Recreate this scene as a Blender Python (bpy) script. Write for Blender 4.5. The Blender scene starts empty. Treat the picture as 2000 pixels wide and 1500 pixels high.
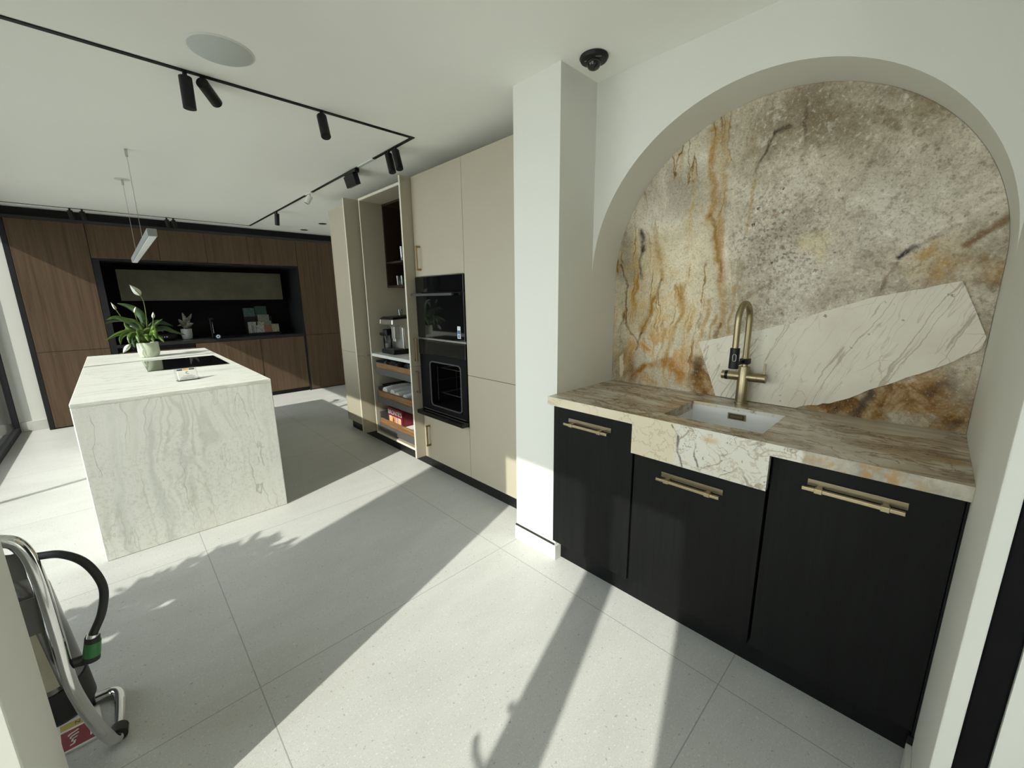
import bpy, bmesh, math, random
from mathutils import Vector, Matrix
random.seed(7)
S = bpy.context.scene
C = S.collection

# ------------------------------------------------------------------ camera
cam_d = bpy.data.cameras.new('camera')
cam_d.sensor_fit = 'HORIZONTAL'
cam_d.sensor_width = 36.0
cam_d.lens = 36.0 * 795.12 / 2000.0
cam_d.clip_start = 0.02
cam = bpy.data.objects.new('camera', cam_d)
C.objects.link(cam)
yaw, pitch, roll = 0.8013, 0.2084, -0.0113
fw = Vector((math.cos(pitch) * math.cos(yaw), math.cos(pitch) * math.sin(yaw), -math.sin(pitch)))
rt = fw.cross(Vector((0, 0, 1))).normalized()
up = rt.cross(fw)
r2 = rt * math.cos(roll) + up * math.sin(roll)
u2 = -rt * math.sin(roll) + up * math.cos(roll)
m = Matrix((r2, u2, -fw)).transposed().to_4x4()
m.translation = Vector((0, 0, 1.3913))
cam.matrix_world = m
S.camera = cam

# ------------------------------------------------------------------ exposure, sky, sun
S.view_settings.view_transform = 'Standard'
S.view_settings.look = 'None'
S.view_settings.gamma = 1.0
S.view_settings.exposure = 0.54
S.view_settings.use_curve_mapping = False
W = bpy.data.worlds.new('sky')
S.world = W
W.use_nodes = True
wn, wl = W.node_tree.nodes, W.node_tree.links
bg = wn['Background']
bg.inputs['Color'].default_value = (0.915, 0.97, 1.0, 1)
bg.inputs['Strength'].default_value = 3.4
sun_d = bpy.data.lights.new('sun', 'SUN')
sun_d.energy = 3.9
sun_d.angle = math.radians(0.6)
sun_d.color = (1.0, 0.955, 0.86)
sun = bpy.data.objects.new('sun', sun_d)
C.objects.link(sun)
sd = Vector((1.0, 0.327, -0.68)).normalized()
sun.rotation_euler = sd.to_track_quat('-Z', 'Y').to_euler()
sun.location = (-6, -2, 5)
S.cycles.max_bounces = 10
S.cycles.diffuse_bounces = 6
S.cycles.glossy_bounces = 4
S.cycles.transparent_max_bounces = 12
S.cycles.caustics_reflective = False
S.cycles.caustics_refractive = False
S.cycles.sample_clamp_indirect = 6.0

H = 2.375          # ceiling height

# ------------------------------------------------------------------ material helpers
class NT:
    def __init__(s, name):
        s.m = bpy.data.materials.new(name)
        s.m.use_nodes = True
        s.n = s.m.node_tree.nodes
        s.l = s.m.node_tree.links
        s.b = s.n['Principled BSDF']
        s.out = s.n['Material Output']
    def put(s, sock, v):
        if v is None: return
        if hasattr(v, 'is_output'): s.l.new(v, sock)
        else:
            if isinstance(v, (tuple, list)) and len(v) == 3 and sock.type == 'RGBA': v = (*v, 1)
            sock.default_value = v
    def set(s, **k):
        for a, v in k.items():
            s.put(s.b.inputs[{'color': 'Base Color', 'rough': 'Roughness', 'metal': 'Metallic', 'spec': 'Specular IOR Level',
                              'coat': 'Coat Weight', 'normal': 'Normal', 'emit': 'Emission Color', 'emits': 'Emission Strength',
                              'alpha': 'Alpha', 'trans': 'Transmission Weight', 'ior': 'IOR'}[a]], v)
        return s
    def pos(s):
        return s.n.new('ShaderNodeNewGeometry').outputs['Position']
    def normal(s):
        return s.n.new('ShaderNodeNewGeometry').outputs['Normal']
    def map(s, v, scale=(1, 1, 1), rot=(0, 0, 0), loc=(0, 0, 0)):
        k = s.n.new('ShaderNodeMapping'); s.put(k.inputs['Vector'], v)
        k.inputs['Scale'].default_value = scale; k.inputs['Rotation'].default_value = rot; k.inputs['Location'].default_value = loc
        return k.outputs[0]
    def noise(s, v, scale, detail=4, rough=0.55, dist=0.0, color=False):
        k = s.n.new('ShaderNodeTexNoise'); s.put(k.inputs['Vector'], v)
        k.inputs['Scale'].default_value = scale; k.inputs['Detail'].default_value = detail
        k.inputs['Roughness'].default_value = rough; k.inputs['Distortion'].default_value = dist
        return k.outputs['Color' if color else 'Fac']
    def voro(s, v, scale, feature='F1'):
        k = s.n.new('ShaderNodeTexVoronoi'); s.put(k.inputs['Vector'], v); k.inputs['Scale'].default_value = scale
        k.feature = feature
        return k.outputs['Distance']
    def math(s, op, a, b=None, clamp=False):
        k = s.n.new('ShaderNodeMath'); k.operation = op; k.use_clamp = clamp
        s.put(k.inputs[0], a)
        if b is not None: s.put(k.inputs[1], b)
        return k.outputs[0]
    def vmath(s, op, a, b=None):
        k = s.n.new('ShaderNodeVectorMath'); k.operation = op
        s.put(k.inputs[0], a)
        if b is not None: s.put(k.inputs[3 if op == 'SCALE' else 1], b)
        return k.outputs['Value' if op in ('DOT_PRODUCT', 'LENGTH', 'DISTANCE') else 'Vector']
    def ramp(s, f, stops, interp='LINEAR'):
        k = s.n.new('ShaderNodeValToRGB'); k.color_ramp.interpolation = interp
        e = k.color_ramp.elements
        while len(e) < len(stops): e.new(0.5)
        for q, (p, c) in zip(e, stops):
            q.position = p
            q.color = (c, c, c, 1) if not isinstance(c, (tuple, list)) else (*c[:3], 1)
        s.put(k.inputs[0], f)
        return k.outputs[0]
    def mix(s, f, a, b, mode='MIX'):
        k = s.n.new('ShaderNodeMix'); k.data_type = 'RGBA'; k.blend_type = mode
        s.put(k.inputs[0], f); s.put(k.inputs[6], a); s.put(k.inputs[7], b)
        return k.outputs[2]
    def step(s, v, a, b):            # smooth 0..1 between a and b (a may exceed b)
        k = s.n.new('ShaderNodeMapRange'); k.interpolation_type = 'SMOOTHSTEP'; k.clamp = True
        s.put(k.inputs[0], v); k.inputs[1].default_value = a; k.inputs[2].default_value = b
        if a > b:
            k.inputs[1].default_value = b; k.inputs[2].default_value = a
            k.inputs[3].default_value = 1; k.inputs[4].default_value = 0
        return k.outputs[0]
    def sep(s, v):
        k = s.n.new('ShaderNodeSeparateXYZ'); s.put(k.inputs[0], v)
        return k.outputs
    def bump(s, h, strength=0.2, dist=0.01):
        k = s.n.new('ShaderNodeBump'); k.inputs['Strength'].default_value = strength; k.inputs['Distance'].default_value = dist
        s.put(k.inputs['Height'], h)
        s.put(s.b.inputs['Normal'], k.outputs[0])
    def seg(s, p, a, b, w):          # soft mask along the line a-b
        a = Vector(a); b = Vector(b); d = b - a
        pa = s.vmath('SUBTRACT', p, tuple(a))
        t = s.math('DIVIDE', s.vmath('DOT_PRODUCT', pa, tuple(d)), d.length_squared, clamp=True)
        q = s.vmath('SCALE', tuple(d), t)
        return s.step(s.vmath('DISTANCE', pa, q), w, w * 0.15)
    def blob(s, p, c, r, soft=0.3, rotx=0.0):   # soft ellipse mask in the y-z plane
        q = s.vmath('SUBTRACT', p, tuple(c))
        if rotx: q = s.map(q, rot=(rotx, 0, 0))
        q = s.vmath('DIVIDE', q, tuple(r))
        return s.step(s.vmath('LENGTH', q), 1.0, soft)

def plain(name, col, rough=0.5, metal=0.0, spec=0.5, var=0.05, vs=9.0, bump=0.0, bs=200.0):
    t = NT(name)
    p = t.pos()
    f = t.noise(p, vs, 3)
    t.set(color=t.mix(f, tuple(max(0, c * (1 - var)) for c in col), tuple(min(1, c * (1 + var)) for c in col)), rough=rough, metal=metal, spec=spec)
    if bump: t.bump(t.noise(p, bs, 3), bump, 0.002)
    return t.m

M = {}
M['wall'] = plain('wall_paint', (0.745, 0.74, 0.69), 0.75, var=0.012, vs=3, bump=0.06, bs=260)
M['ceiling'] = plain('ceiling_paint', (0.92, 0.92, 0.865), 0.8, var=0.012, vs=2, bump=0.08, bs=220)
M['beige'] = plain('beige_lacquer', (0.435, 0.392, 0.305), 0.42, var=0.02, vs=2)
M['beige_edge'] = plain('pale_cabinet_edge', (0.72, 0.68, 0.58), 0.45, var=0.02)
M['beige_in'] = plain('beige_cabinet_inside', (0.40, 0.365, 0.29), 0.5, var=0.02)
M['white_top'] = plain('white_inner_worktop', (0.66, 0.67, 0.66), 0.3, var=0.02)
M['black'] = plain('black_satin', (0.007, 0.007, 0.0075), 0.42, var=0.1, spec=0.3)
M['black_matte'] = plain('black_matte', (0.009, 0.0095, 0.010), 0.7, var=0.1, spec=0.3)
M['recess'] = plain('recess_black', (0.012, 0.0125, 0.014), 0.6, var=0.1, spec=0.25)
M['charcoal'] = plain('charcoal_metal', (0.05, 0.05, 0.052), 0.5, var=0.06)
M['drawer_metal'] = plain('anthracite_drawer_side', (0.09, 0.09, 0.088), 0.45, var=0.05)
M['black_glass'] = plain('black_glass', (0.006, 0.006, 0.007), 0.04, var=0.0, spec=0.6)
M['chrome'] = plain('chrome', (0.72, 0.72, 0.72), 0.08, metal=1.0, var=0.0)
M['steel'] = plain('brushed_steel', (0.55, 0.54, 0.51), 0.28, metal=1.0, var=0.04)
M['silver'] = plain('silver_plastic', (0.45, 0.44, 0.41), 0.3, metal=0.6, var=0.03)
M['bronze'] = plain('bronze_handle', (0.36, 0.24, 0.12), 0.34, metal=1.0, var=0.05)
M['brass'] = plain('aged_brass', (0.36, 0.30, 0.185), 0.34, metal=1.0, var=0.05)
M['brass_dull'] = plain('dull_brass', (0.24, 0.20, 0.13), 0.35, metal=0.9, var=0.06)
M['sink'] = plain('pale_grey_composite', (0.80, 0.80, 0.79), 0.45, var=0.02)
M['alu'] = plain('grey_aluminium', (0.24, 0.245, 0.24), 0.45, metal=0.3, var=0.03)
M['diffuser'] = plain('white_diffuser', (0.74, 0.76, 0.77), 0.5, var=0.01)
M['white_plastic'] = plain('white_plastic', (0.74, 0.74, 0.71), 0.4, var=0.02)
M['speaker'] = plain('grey_speaker_grille', (0.56, 0.585, 0.56), 0.8, var=0.04, vs=60, bump=0.1, bs=500)
M['rubber'] = plain('black_rubber', (0.014, 0.014, 0.015), 0.55, var=0.1)
M['grey_plate'] = plain('grey_plate', (0.16, 0.16, 0.15), 0.5, var=0.04)
M['cylinder'] = plain('grey_extinguisher_shell', (0.20, 0.20, 0.195), 0.22, metal=0.75, var=0.04)
M['label_cream'] = plain('cream_label', (0.62, 0.58, 0.46), 0.6, var=0.03)
M['ink'] = plain('dark_ink', (0.05, 0.05, 0.05), 0.6, var=0.0)
M['ink_grey'] = plain('grey_ink', (0.30, 0.30, 0.30), 0.6, var=0.0)
M['sign_white'] = plain('white_print', (0.82, 0.82, 0.79), 0.5, var=0.01)
M['sign_red'] = plain('red_print', (0.23, 0.02, 0.035), 0.45, var=0.05)
M['sign_yellow'] = plain('yellow_print', (0.50, 0.40, 0.10), 0.5, var=0.04)
M['green_label'] = plain('green_label', (0.03, 0.17, 0.05), 0.4, var=0.1)
M['blue_label'] = plain('blue_label', (0.06, 0.13, 0.30), 0.4, var=0.05)
M['pale_blue'] = plain('pale_blue_label', (0.45, 0.55, 0.70), 0.4, var=0.05)
M['sage'] = plain('sage_green_ceramic', (0.49, 0.54, 0.41), 0.35, var=0.03)
M['white_pot'] = plain('white_ceramic', (0.55, 0.56, 0.54), 0.35, var=0.03)
M['soil'] = plain('potting_soil', (0.03, 0.02, 0.012), 0.9, var=0.4, vs=60)
M['terracotta'] = plain('terracotta_sample', (0.19, 0.075, 0.048), 0.5, var=0.08, vs=30)
M['towel'] = plain('white_towel', (0.72, 0.73, 0.71), 0.9, var=0.06, vs=150, bump=0.5, bs=300)
M['foil'] = plain('dark_glossy_foil', (0.05, 0.055, 0.06), 0.2, metal=0.4, var=0.3, vs=40, bump=0.5, bs=60)
M['box_red'] = plain('dark_red_carton', (0.19, 0.012, 0.03), 0.4, var=0.06)
M['box_gold'] = plain('golden_biscuit_print', (0.75, 0.42, 0.08), 0.5, var=0.25, vs=90)
M['box_lilac'] = plain('lilac_print', (0.50, 0.34, 0.52), 0.5, var=0.15, vs=60)
M['box_cream'] = plain('cream_print', (0.74, 0.60, 0.50), 0.5, var=0.1, vs=60)
M['bark'] = plain('brown_stem', (0.10, 0.06, 0.03), 0.9, var=0.2)
M['shrub'] = plain('shrub_leaf', (0.05, 0.12, 0.03), 0.5, var=0.4, vs=20)

def leaf_mat(name, a, b, vein=None):
    t = NT(name)
    p = t.pos()
    f = t.noise(p, 14, 5, 0.6)
    c = t.ramp(f, [(0.3, a), (0.7, b)])
    if vein:
        c = t.mix(t.step(t.noise(p, 60, 4, 0.7), 0.42, 0.62), c, vein)
    t.set(color=c, rough=0.32, spec=0.5)
    tr = t.n.new('ShaderNodeBsdfTranslucent'); t.put(tr.inputs['Color'], c)
    mx = t.n.new('ShaderNodeMixShader'); mx.inputs[0].default_value = 0.3
    t.l.new(t.b.outputs[0], mx.inputs[1]); t.l.new(tr.outputs[0], mx.inputs[2]); t.l.new(mx.outputs[0], t.out.inputs['Surface'])
    return t.m
M['leaf'] = leaf_mat('peace_lily_leaf', (0.035, 0.085, 0.012), (0.16, 0.27, 0.04))
M['leaf_dark'] = leaf_mat('dark_green_leaf', (0.015, 0.04, 0.01), (0.06, 0.12, 0.03))
M['stem'] = leaf_mat('pale_green_stem', (0.16, 0.22, 0.06), (0.26, 0.32, 0.12))
M['spathe'] = leaf_mat('white_spathe', (0.70, 0.71, 0.62), (0.82, 0.82, 0.76))
M['variegated'] = leaf_mat('variegated_leaf', (0.30, 0.31, 0.24), (0.46, 0.46, 0.38), (0.16, 0.17, 0.12))

def glass(name, tint=(1, 1, 1), ior=1.45):
    t = NT(name)
    fr = t.n.new('ShaderNodeFresnel'); fr.inputs['IOR'].default_value = ior
    tb = t.n.new('ShaderNodeBsdfTransparent'); tb.inputs['Color'].default_value = (*tint, 1)
    gl = t.n.new('ShaderNodeBsdfGlossy'); gl.inputs['Roughness'].default_value = 0.0
    mx = t.n.new('ShaderNodeMixShader')
    t.l.new(fr.outputs[0], mx.inputs[0]); t.l.new(tb.outputs[0], mx.inputs[1]); t.l.new(gl.outputs[0], mx.inputs[2])
    t.l.new(mx.outputs[0], t.out.inputs['Surface'])
    return t.m
M['glass'] = glass('window_glass', (0.96, 0.98, 0.97))
M['acrylic'] = glass('clear_acrylic', (0.90, 0.92, 0.92), 1.5)
M['tumbler'] = glass('drinking_glass', (0.80, 0.82, 0.82), 1.6)

# floor tile: pale grey stone, fine specks, 1.2 m joints
def floor_mat():
    t = NT('pale_stone_tile')
    p = t.pos()
    x, y, z = t.sep(p)
    cl = t.noise(t.map(p, (1.2, 3.0, 1)), 2.2, 6, 0.6)
    c = t.ramp(cl, [(0.3, (0.545, 0.545, 0.53)), (0.7, (0.61, 0.61, 0.595))])
    st = t.noise(t.map(p, (3, 55, 1)), 3.0, 4, 0.6)
    c = t.mix(t.math('MULTIPLY', t.step(st, 0.5, 0.75), 0.16), c, (0.46, 0.46, 0.44))
    sp = t.noise(p, 230, 2, 0.5)
    c = t.mix(t.math('MULTIPLY', t.step(sp, 0.56, 0.68), 0.45), c, (0.36, 0.355, 0.335))
    sp3 = t.noise(p, 75, 2, 0.5)
    c = t.mix(t.math('MULTIPLY', t.step(sp3, 0.66, 0.72), 0.60), c, (0.27, 0.265, 0.25))
    sp2 = t.noise(t.map(p, loc=(3, 5, 1)), 120, 2, 0.5)
    c = t.mix(t.math('MULTIPLY', t.step(sp2, 0.60, 0.70), 0.6), c, (0.74, 0.735, 0.71))
    gx = t.math('ABSOLUTE', t.math('SUBTRACT', t.math('MODULO', t.math('ADD', x, 24 - 0.187 + 0.6), 1.2), 0.6))
    gy = t.math('ABSOLUTE', t.math('SUBTRACT', t.math('MODULO', t.math('ADD', y, 23.5 - 0.366 + 0.5875), 1.175), 0.5875))
    g = t.step(t.math('MINIMUM', gx, gy), 0.0026, 0.0010)
    c = t.mix(t.math('MULTIPLY', g, 0.75), c, (0.27, 0.27, 0.265))
    t.set(color=c, rough=t.ramp(cl, [(0.3, 0.38), (0.7, 0.50)]), spec=0.35)
    return t.m
M['floor'] = floor_mat()
def skirt_mat():
    t = NT('stone_skirting')
    p = t.pos()
    c = t.ramp(t.noise(p, 6, 5), [(0.3, (0.56, 0.555, 0.53)), (0.7, (0.63, 0.625, 0.60))])
    c = t.mix(t.math('MULTIPLY', t.step(t.noise(p, 90, 2), 0.66, 0.74), 0.4), c, (0.35, 0.34, 0.32))
    t.set(color=c, rough=0.5, spec=0.35)
    return t.m
M['skirt'] = skirt_mat()

def walnut(name, a, b, d):
    t = NT(name)
    p = t.pos()
    q = t.map(p, (38, 38, 1.1))
    f = t.noise(q, 1.0, 6, 0.62, 0.6)
    g = t.noise(t.map(p, (150, 150, 3)), 1.0, 3, 0.6)
    w = t.noise(t.map(p, (7, 7, 0.35)), 1.0, 3, 0.5)
    c = t.ramp(f, [(0.28, d), (0.5, a), (0.74, b)])
    c = t.mix(t.math('MULTIPLY', t.step(g, 0.5, 0.7), 0.35), c, d)
    c = t.mix(t.math('MULTIPLY', t.step(w, 0.42, 0.62), 0.25), c, b)
    t.set(color=c, rough=0.55, spec=0.12)
    t.bump(g, 0.08, 0.002)
    return t.m
M['walnut'] = walnut('walnut_veneer', (0.100, 0.066, 0.042), (0.128, 0.088, 0.059), (0.070, 0.045, 0.029))
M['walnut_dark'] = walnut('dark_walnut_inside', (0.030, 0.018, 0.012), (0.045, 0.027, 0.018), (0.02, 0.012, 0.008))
def oak():
    t = NT('warm_walnut_drawer_front')
    p = t.pos()
    f = t.noise(t.map(p, (30, 4, 55)), 1.0, 6, 0.62, 0.8)
    t.set(color=t.ramp(f, [(0.3, (0.12, 0.055, 0.022)), (0.5, (0.24, 0.125, 0.055)), (0.72, (0.33, 0.19, 0.09))]), rough=0.45)
    return t.m
M['drawer_wood'] = oak()
def black_wood():
    t = NT('black_stained_wood')
    p = t.pos()
    f = t.noise(t.map(p, (90, 90, 2.2)), 1.0, 5, 0.65, 0.8)
    w = t.noise(t.map(p, (10, 10, 0.8)), 1.0, 4, 0.6, 1.5)
    c = t.ramp(f, [(0.3, (0.0030, 0.0034, 0.0033)), (0.7, (0.0075, 0.0080, 0.0078))])
    t.set(color=c, rough=t.ramp(w, [(0.3, 0.45), (0.7, 0.6)]), spec=0.16)
    t.bump(f, 0.22, 0.002)
    return t.m
M['black_wood'] = black_wood()

# travertine of the island: streaks run upright on the end panel and along the top
def travertine(name, streak, warp):
    t = NT(name)
    p = t.pos()
    wr = t.noise(p, 2.2, 3, 0.5, color=True)
    q = t.vmath('ADD', p, t.vmath('MULTIPLY', t.vmath('SUBTRACT', wr, (0.5, 0.5, 0.5)), warp))
    wf = t.noise(p, 14, 4, 0.6, color=True)
    q = t.vmath('ADD', q, t.vmath('SCALE', t.vmath('SUBTRACT', wf, (0.5, 0.5, 0.5)), 0.016))
    s = t.map(q, streak)
    f = t.noise(s, 1.0, 7, 0.60)
    c = t.ramp(f, [(0.28, (0.54, 0.555, 0.525)), (0.42, (0.66, 0.67, 0.635)), (0.50, (0.72, 0.725, 0.685)), (0.60, (0.695, 0.695, 0.65)), (0.75, (0.76, 0.76, 0.72))])
    fl = t.noise(t.map(s, loc=(3.1, 6.6, 1.2)), 0.55, 2, 0.45)
    bd = t.math('SINE', t.math('MULTIPLY', fl, 95.0))
    bm_ = t.step(t.noise(t.map(p, loc=(9, 2, 4)), 1.6, 2), 0.44, 0.60)
    c = t.mix(t.math('MULTIPLY', t.math('MULTIPLY', t.step(bd, 0.0, 1.0), bm_), 0.55), c, (0.54, 0.535, 0.48))
    c = t.mix(t.math('MULTIPLY', t.math('MULTIPLY', t.step(bd, -0.2, -1.0), bm_), 0.4), c, (0.73, 0.73, 0.68))
    big = t.noise(p, 1.7, 3, 0.5)
    mo = t.noise(p, 65, 6, 0.72)
    c = t.mix(t.math('MULTIPLY', t.math('MULTIPLY', t.step(mo, 0.48, 0.64), t.step(big, 0.34, 0.58)), 0.5), c, (0.47, 0.485, 0.445))
    fi = t.noise(p, 170, 3, 0.6)
    c = t.mix(t.math('MULTIPLY', t.step(fi, 0.54, 0.70), 0.42), c, (0.45, 0.455, 0.415))
    for lc, lv, w, am, col in (((5.3, 2.1, 3.3), 0.5, 0.007, 0.6, (0.34, 0.34, 0.30)), ((1.3, 7.1, 2.3), 0.47, 0.010, 0.4, (0.43, 0.41, 0.35)), ((8.1, 0.4, 6.2), 0.53, 0.008, 0.4, (0.42, 0.41, 0.36)), ((2.2, 4.4, 9.0), 0.5, 0.02, 0.25, (0.78, 0.77, 0.71))):
        l = t.math('ABSOLUTE', t.math('SUBTRACT', t.noise(t.map(s, loc=lc), 0.8, 3, 0.5), lv))
        k = t.step(t.noise(t.map(p, loc=lc), 3.0, 2), 0.40, 0.58)
        c = t.mix(t.math('MULTIPLY', t.math('MULTIPLY', t.step(l, w, w * 0.15), k), am), c, col)
    t.set(color=c, rough=0.55, spec=0.3)
    return t.m
M['trav_end'] = travertine('travertine_upright', (9.0, 9.0, 0.45), (0.20, 0.20, 0.05))
M['trav_top'] = travertine('travertine_flat', (0.8, 6.5, 3.0), (0.06, 0.16, 0.05))
M['trav_edge'] = plain('travertine_mitre', (0.76, 0.76, 0.71), 0.5, var=0.04, vs=20)

# quartzite backsplash
def quartzite():
    t = NT('golden_quartzite')
    p0 = t.pos()
    def warp(sc, det, amt, base=None):
        n = t.noise(p0, sc, det, 0.6, color=True)
        return t.vmath('ADD', base if base is not None else p0, t.vmath('MULTIPLY', t.vmath('SUBTRACT', n, (0.5, 0.5, 0.5)), (0.0, amt, amt)))
    p = warp(50, 4, 0.016, warp(16, 5, 0.028, warp(4.0, 3, 0.10)))
    pb = warp(7, 5, 0.16, warp(2.2, 5, 0.34))
    X = 2.03
    def V(y, z): return (X, y, z)
    def mul(*a):
        r = a[0]
        for k in a[1:]: r = t.math('MULTIPLY', r, k)
        return r
    big = t.noise(p0, 3.6, 9, 0.66, 0.5)
    c = t.ramp(big, [(0.28, (0.285, 0.25, 0.19)), (0.42, (0.42, 0.375, 0.30)), (0.53, (0.54, 0.495, 0.405)), (0.68, (0.69, 0.65, 0.56))])
    def region(mask, amt, col):
        nonlocal c
        c = t.mix(t.math('MULTIPLY', mask, amt), c, col)
    region(t.blob(pb, V(0.95, 1.45), (1, 0.36, 0.46), 0.1), 0.55, (0.70, 0.60, 0.40))
    region(t.blob(pb, V(0.17, 1.70), (1, 0.26, 0.30), 0.1), 0.45, (0.66, 0.635, 0.555))
    region(t.blob(pb, V(1.00, 1.12), (1, 0.16, 0.17), 0.1), 0.50, (0.72, 0.65, 0.50))
    region(t.blob(pb, V(0.44, 1.46), (1, 0.16, 0.14), 0.1), 0.40, (0.66, 0.64, 0.58))
    region(t.blob(pb, V(0.93, 1.92), (1, 0.22, 0.17), 0.0), 0.65, (0.25, 0.225, 0.195))
    region(t.blob(pb, V(1.16, 1.60), (1, 0.11, 0.18), 0.0), 0.75, (0.22, 0.205, 0.19))
    region(t.blob(pb, V(0.42, 2.06), (1, 0.34, 0.19), 0.0), 0.85, (0.20, 0.155, 0.105))
    region(t.blob(pb, V(0.08, 2.02), (1, 0.20, 0.10), 0.0), 0.7, (0.25, 0.20, 0.13))
    region(t.blob(pb, V(0.28, 1.36), (1, 0.30, 0.07), 0.0), 0.6, (0.26, 0.22, 0.17))
    heart = t.blob(pb, V(0.50, 1.58), (1, 0.26, 0.38), 0.2)
    region(heart, 0.35, (0.43, 0.39, 0.34))
    # crystals: pale grains with brown seams, coarse then fine
    g1 = t.noise(p0, 17, 7, 0.72, 0.5)
    g2 = t.noise(t.map(p0, loc=(2, 8, 3)), 48, 6, 0.72, 0.3)
    lf = t.step(t.sep(p)[1], 0.55, 0.85)
    cg = t.math('SUBTRACT', 1.0, t.math('MULTIPLY', lf, 0.55))
    region(mul(t.step(g1, 0.49, 0.34), cg), 0.38, (0.185, 0.155, 0.115))
    region(mul(t.step(g1, 0.54, 0.68), cg), 0.45, (0.76, 0.735, 0.67))
    region(mul(t.step(g2, 0.48, 0.34), cg), 0.55, (0.17, 0.14, 0.105))
    region(mul(t.step(g2, 0.55, 0.68), cg), 0.50, (0.76, 0.74, 0.69))
    sp = t.noise(p0, 66, 5, 0.65)
    region(mul(heart, t.step(sp, 0.50, 0.64)), 0.75, (0.14, 0.12, 0.10))
    sp2 = t.noise(t.map(p0, loc=(3, 1, 7)), 30, 3, 0.6)
    region(mul(t.blob(pb, V(0.46, 1.66), (1, 0.32, 0.44), 0.3), t.step(sp2, 0.66, 0.72)), 0.9, (0.035, 0.03, 0.027))
    sp4 = t.noise(t.map(p0, loc=(1, 6, 2)), 30, 4, 0.6)
    region(mul(heart, t.step(sp4, 0.60, 0.72)), 0.55, (0.26, 0.14, 0.09))
    # upright golden drift of the left half
    up_ = t.map(p, (1, 8.0, 0.9), rot=(0.10, 0, 0))
    dr = t.noise(up_, 1.4, 6, 0.62)
    region(mul(lf, t.step(dr, 0.54, 0.70)), 0.62, (0.47, 0.31, 0.105))
    region(mul(lf, t.step(dr, 0.62, 0.72)), 0.75, (0.27, 0.145, 0.035))
    region(mul(lf, t.step(dr, 0.42, 0.30)), 0.55, (0.78, 0.72, 0.58))
    dr2 = t.noise(t.map(up_, loc=(0, 9, 4)), 1.1, 5, 0.6)
    region(mul(lf, t.step(dr2, 0.57, 0.70)), 0.6, (0.235, 0.215, 0.20))
    dl = t.math('ABSOLUTE', t.math('SUBTRACT', t.noise(t.map(up_, loc=(0, 3, 7)), 1.0, 4, 0.55), 0.5))
    lk = t.step(t.noise(t.map(p0, loc=(5, 5, 5)), 4, 2), 0.42, 0.58)
    region(mul(lf, lk, t.step(dl, 0.030, 0.004)), 0.5, (0.40, 0.24, 0.06))
    region(mul(lf, lk, t.step(dl, 0.010, 0.002)), 0.8, (0.13, 0.075, 0.035))
    # rust under the slab and along the foot
    rust = t.ramp(t.noise(p0, 11, 7, 0.68, 0.5), [(0.35, (0.055, 0.03, 0.014)), (0.47, (0.20, 0.105, 0.035)), (0.58, (0.36, 0.24, 0.12)), (0.72, (0.56, 0.50, 0.40))])
    region(mul(t.blob(pb, V(0.14, 1.02), (1, 0.44, 0.24), 0.4), t.step(t.noise(p0, 5, 5, 0.6), 0.34, 0.52)), 0.95, rust)
    region(mul(t.blob(pb, V(0.72, 0.98), (1, 0.17, 0.22), 0.3), t.step(t.noise(p0, 7, 5, 0.6), 0.34, 0.52)), 0.9, rust)
    region(t.blob(pb, V(1.20, 0.97), (1, 0.10, 0.14), 0.1), 0.75, rust)
    region(mul(t.blob(pb, V(-0.06, 1.46), (1, 0.16, 0.16), 0.2), t.step(t.noise(p0, 8, 5, 0.6), 0.40, 0.58)), 0.7, rust)
    # amber pools
    am = t.step(t.noise(t.map(p0, (1, 1, 0.7)), 8, 6, 0.65, 0.7), 0.46, 0.62)
    region(mul(t.blob(pb, V(1.00, 1.05), (1, 0.30, 0.20), 0.2), am), 0.95, (0.46, 0.215, 0.03))
    region(mul(t.blob(pb, V(1.02, 1.42), (1, 0.32, 0.40), 0.2), am), 0.6, (0.52, 0.33, 0.10))
    region(mul(t.blob(pb, V(0.03, 1.48), (1, 0.22, 0.10), 0.2), t.math('ADD', t.math('MULTIPLY', am, 0.7), 0.3)), 0.75, (0.40, 0.235, 0.05))
    region(mul(t.blob(pb, V(0.74, 1.90), (1, 0.11, 0.34), 0.2), am), 0.7, (0.38, 0.26, 0.085))
    region(t.blob(pb, V(0.37, 1.53), (1, 0.055, 0.13), 0.1), 0.6, (0.58, 0.49, 0.29))
    # main veins, broken up along their length
    brk = t.step(t.noise(t.map(p0, loc=(7, 2, 4)), 9, 4, 0.65), 0.36, 0.58)
    gold, brown, ink = (0.34, 0.19, 0.045), (0.11, 0.06, 0.026), (0.045, 0.037, 0.033)
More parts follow.
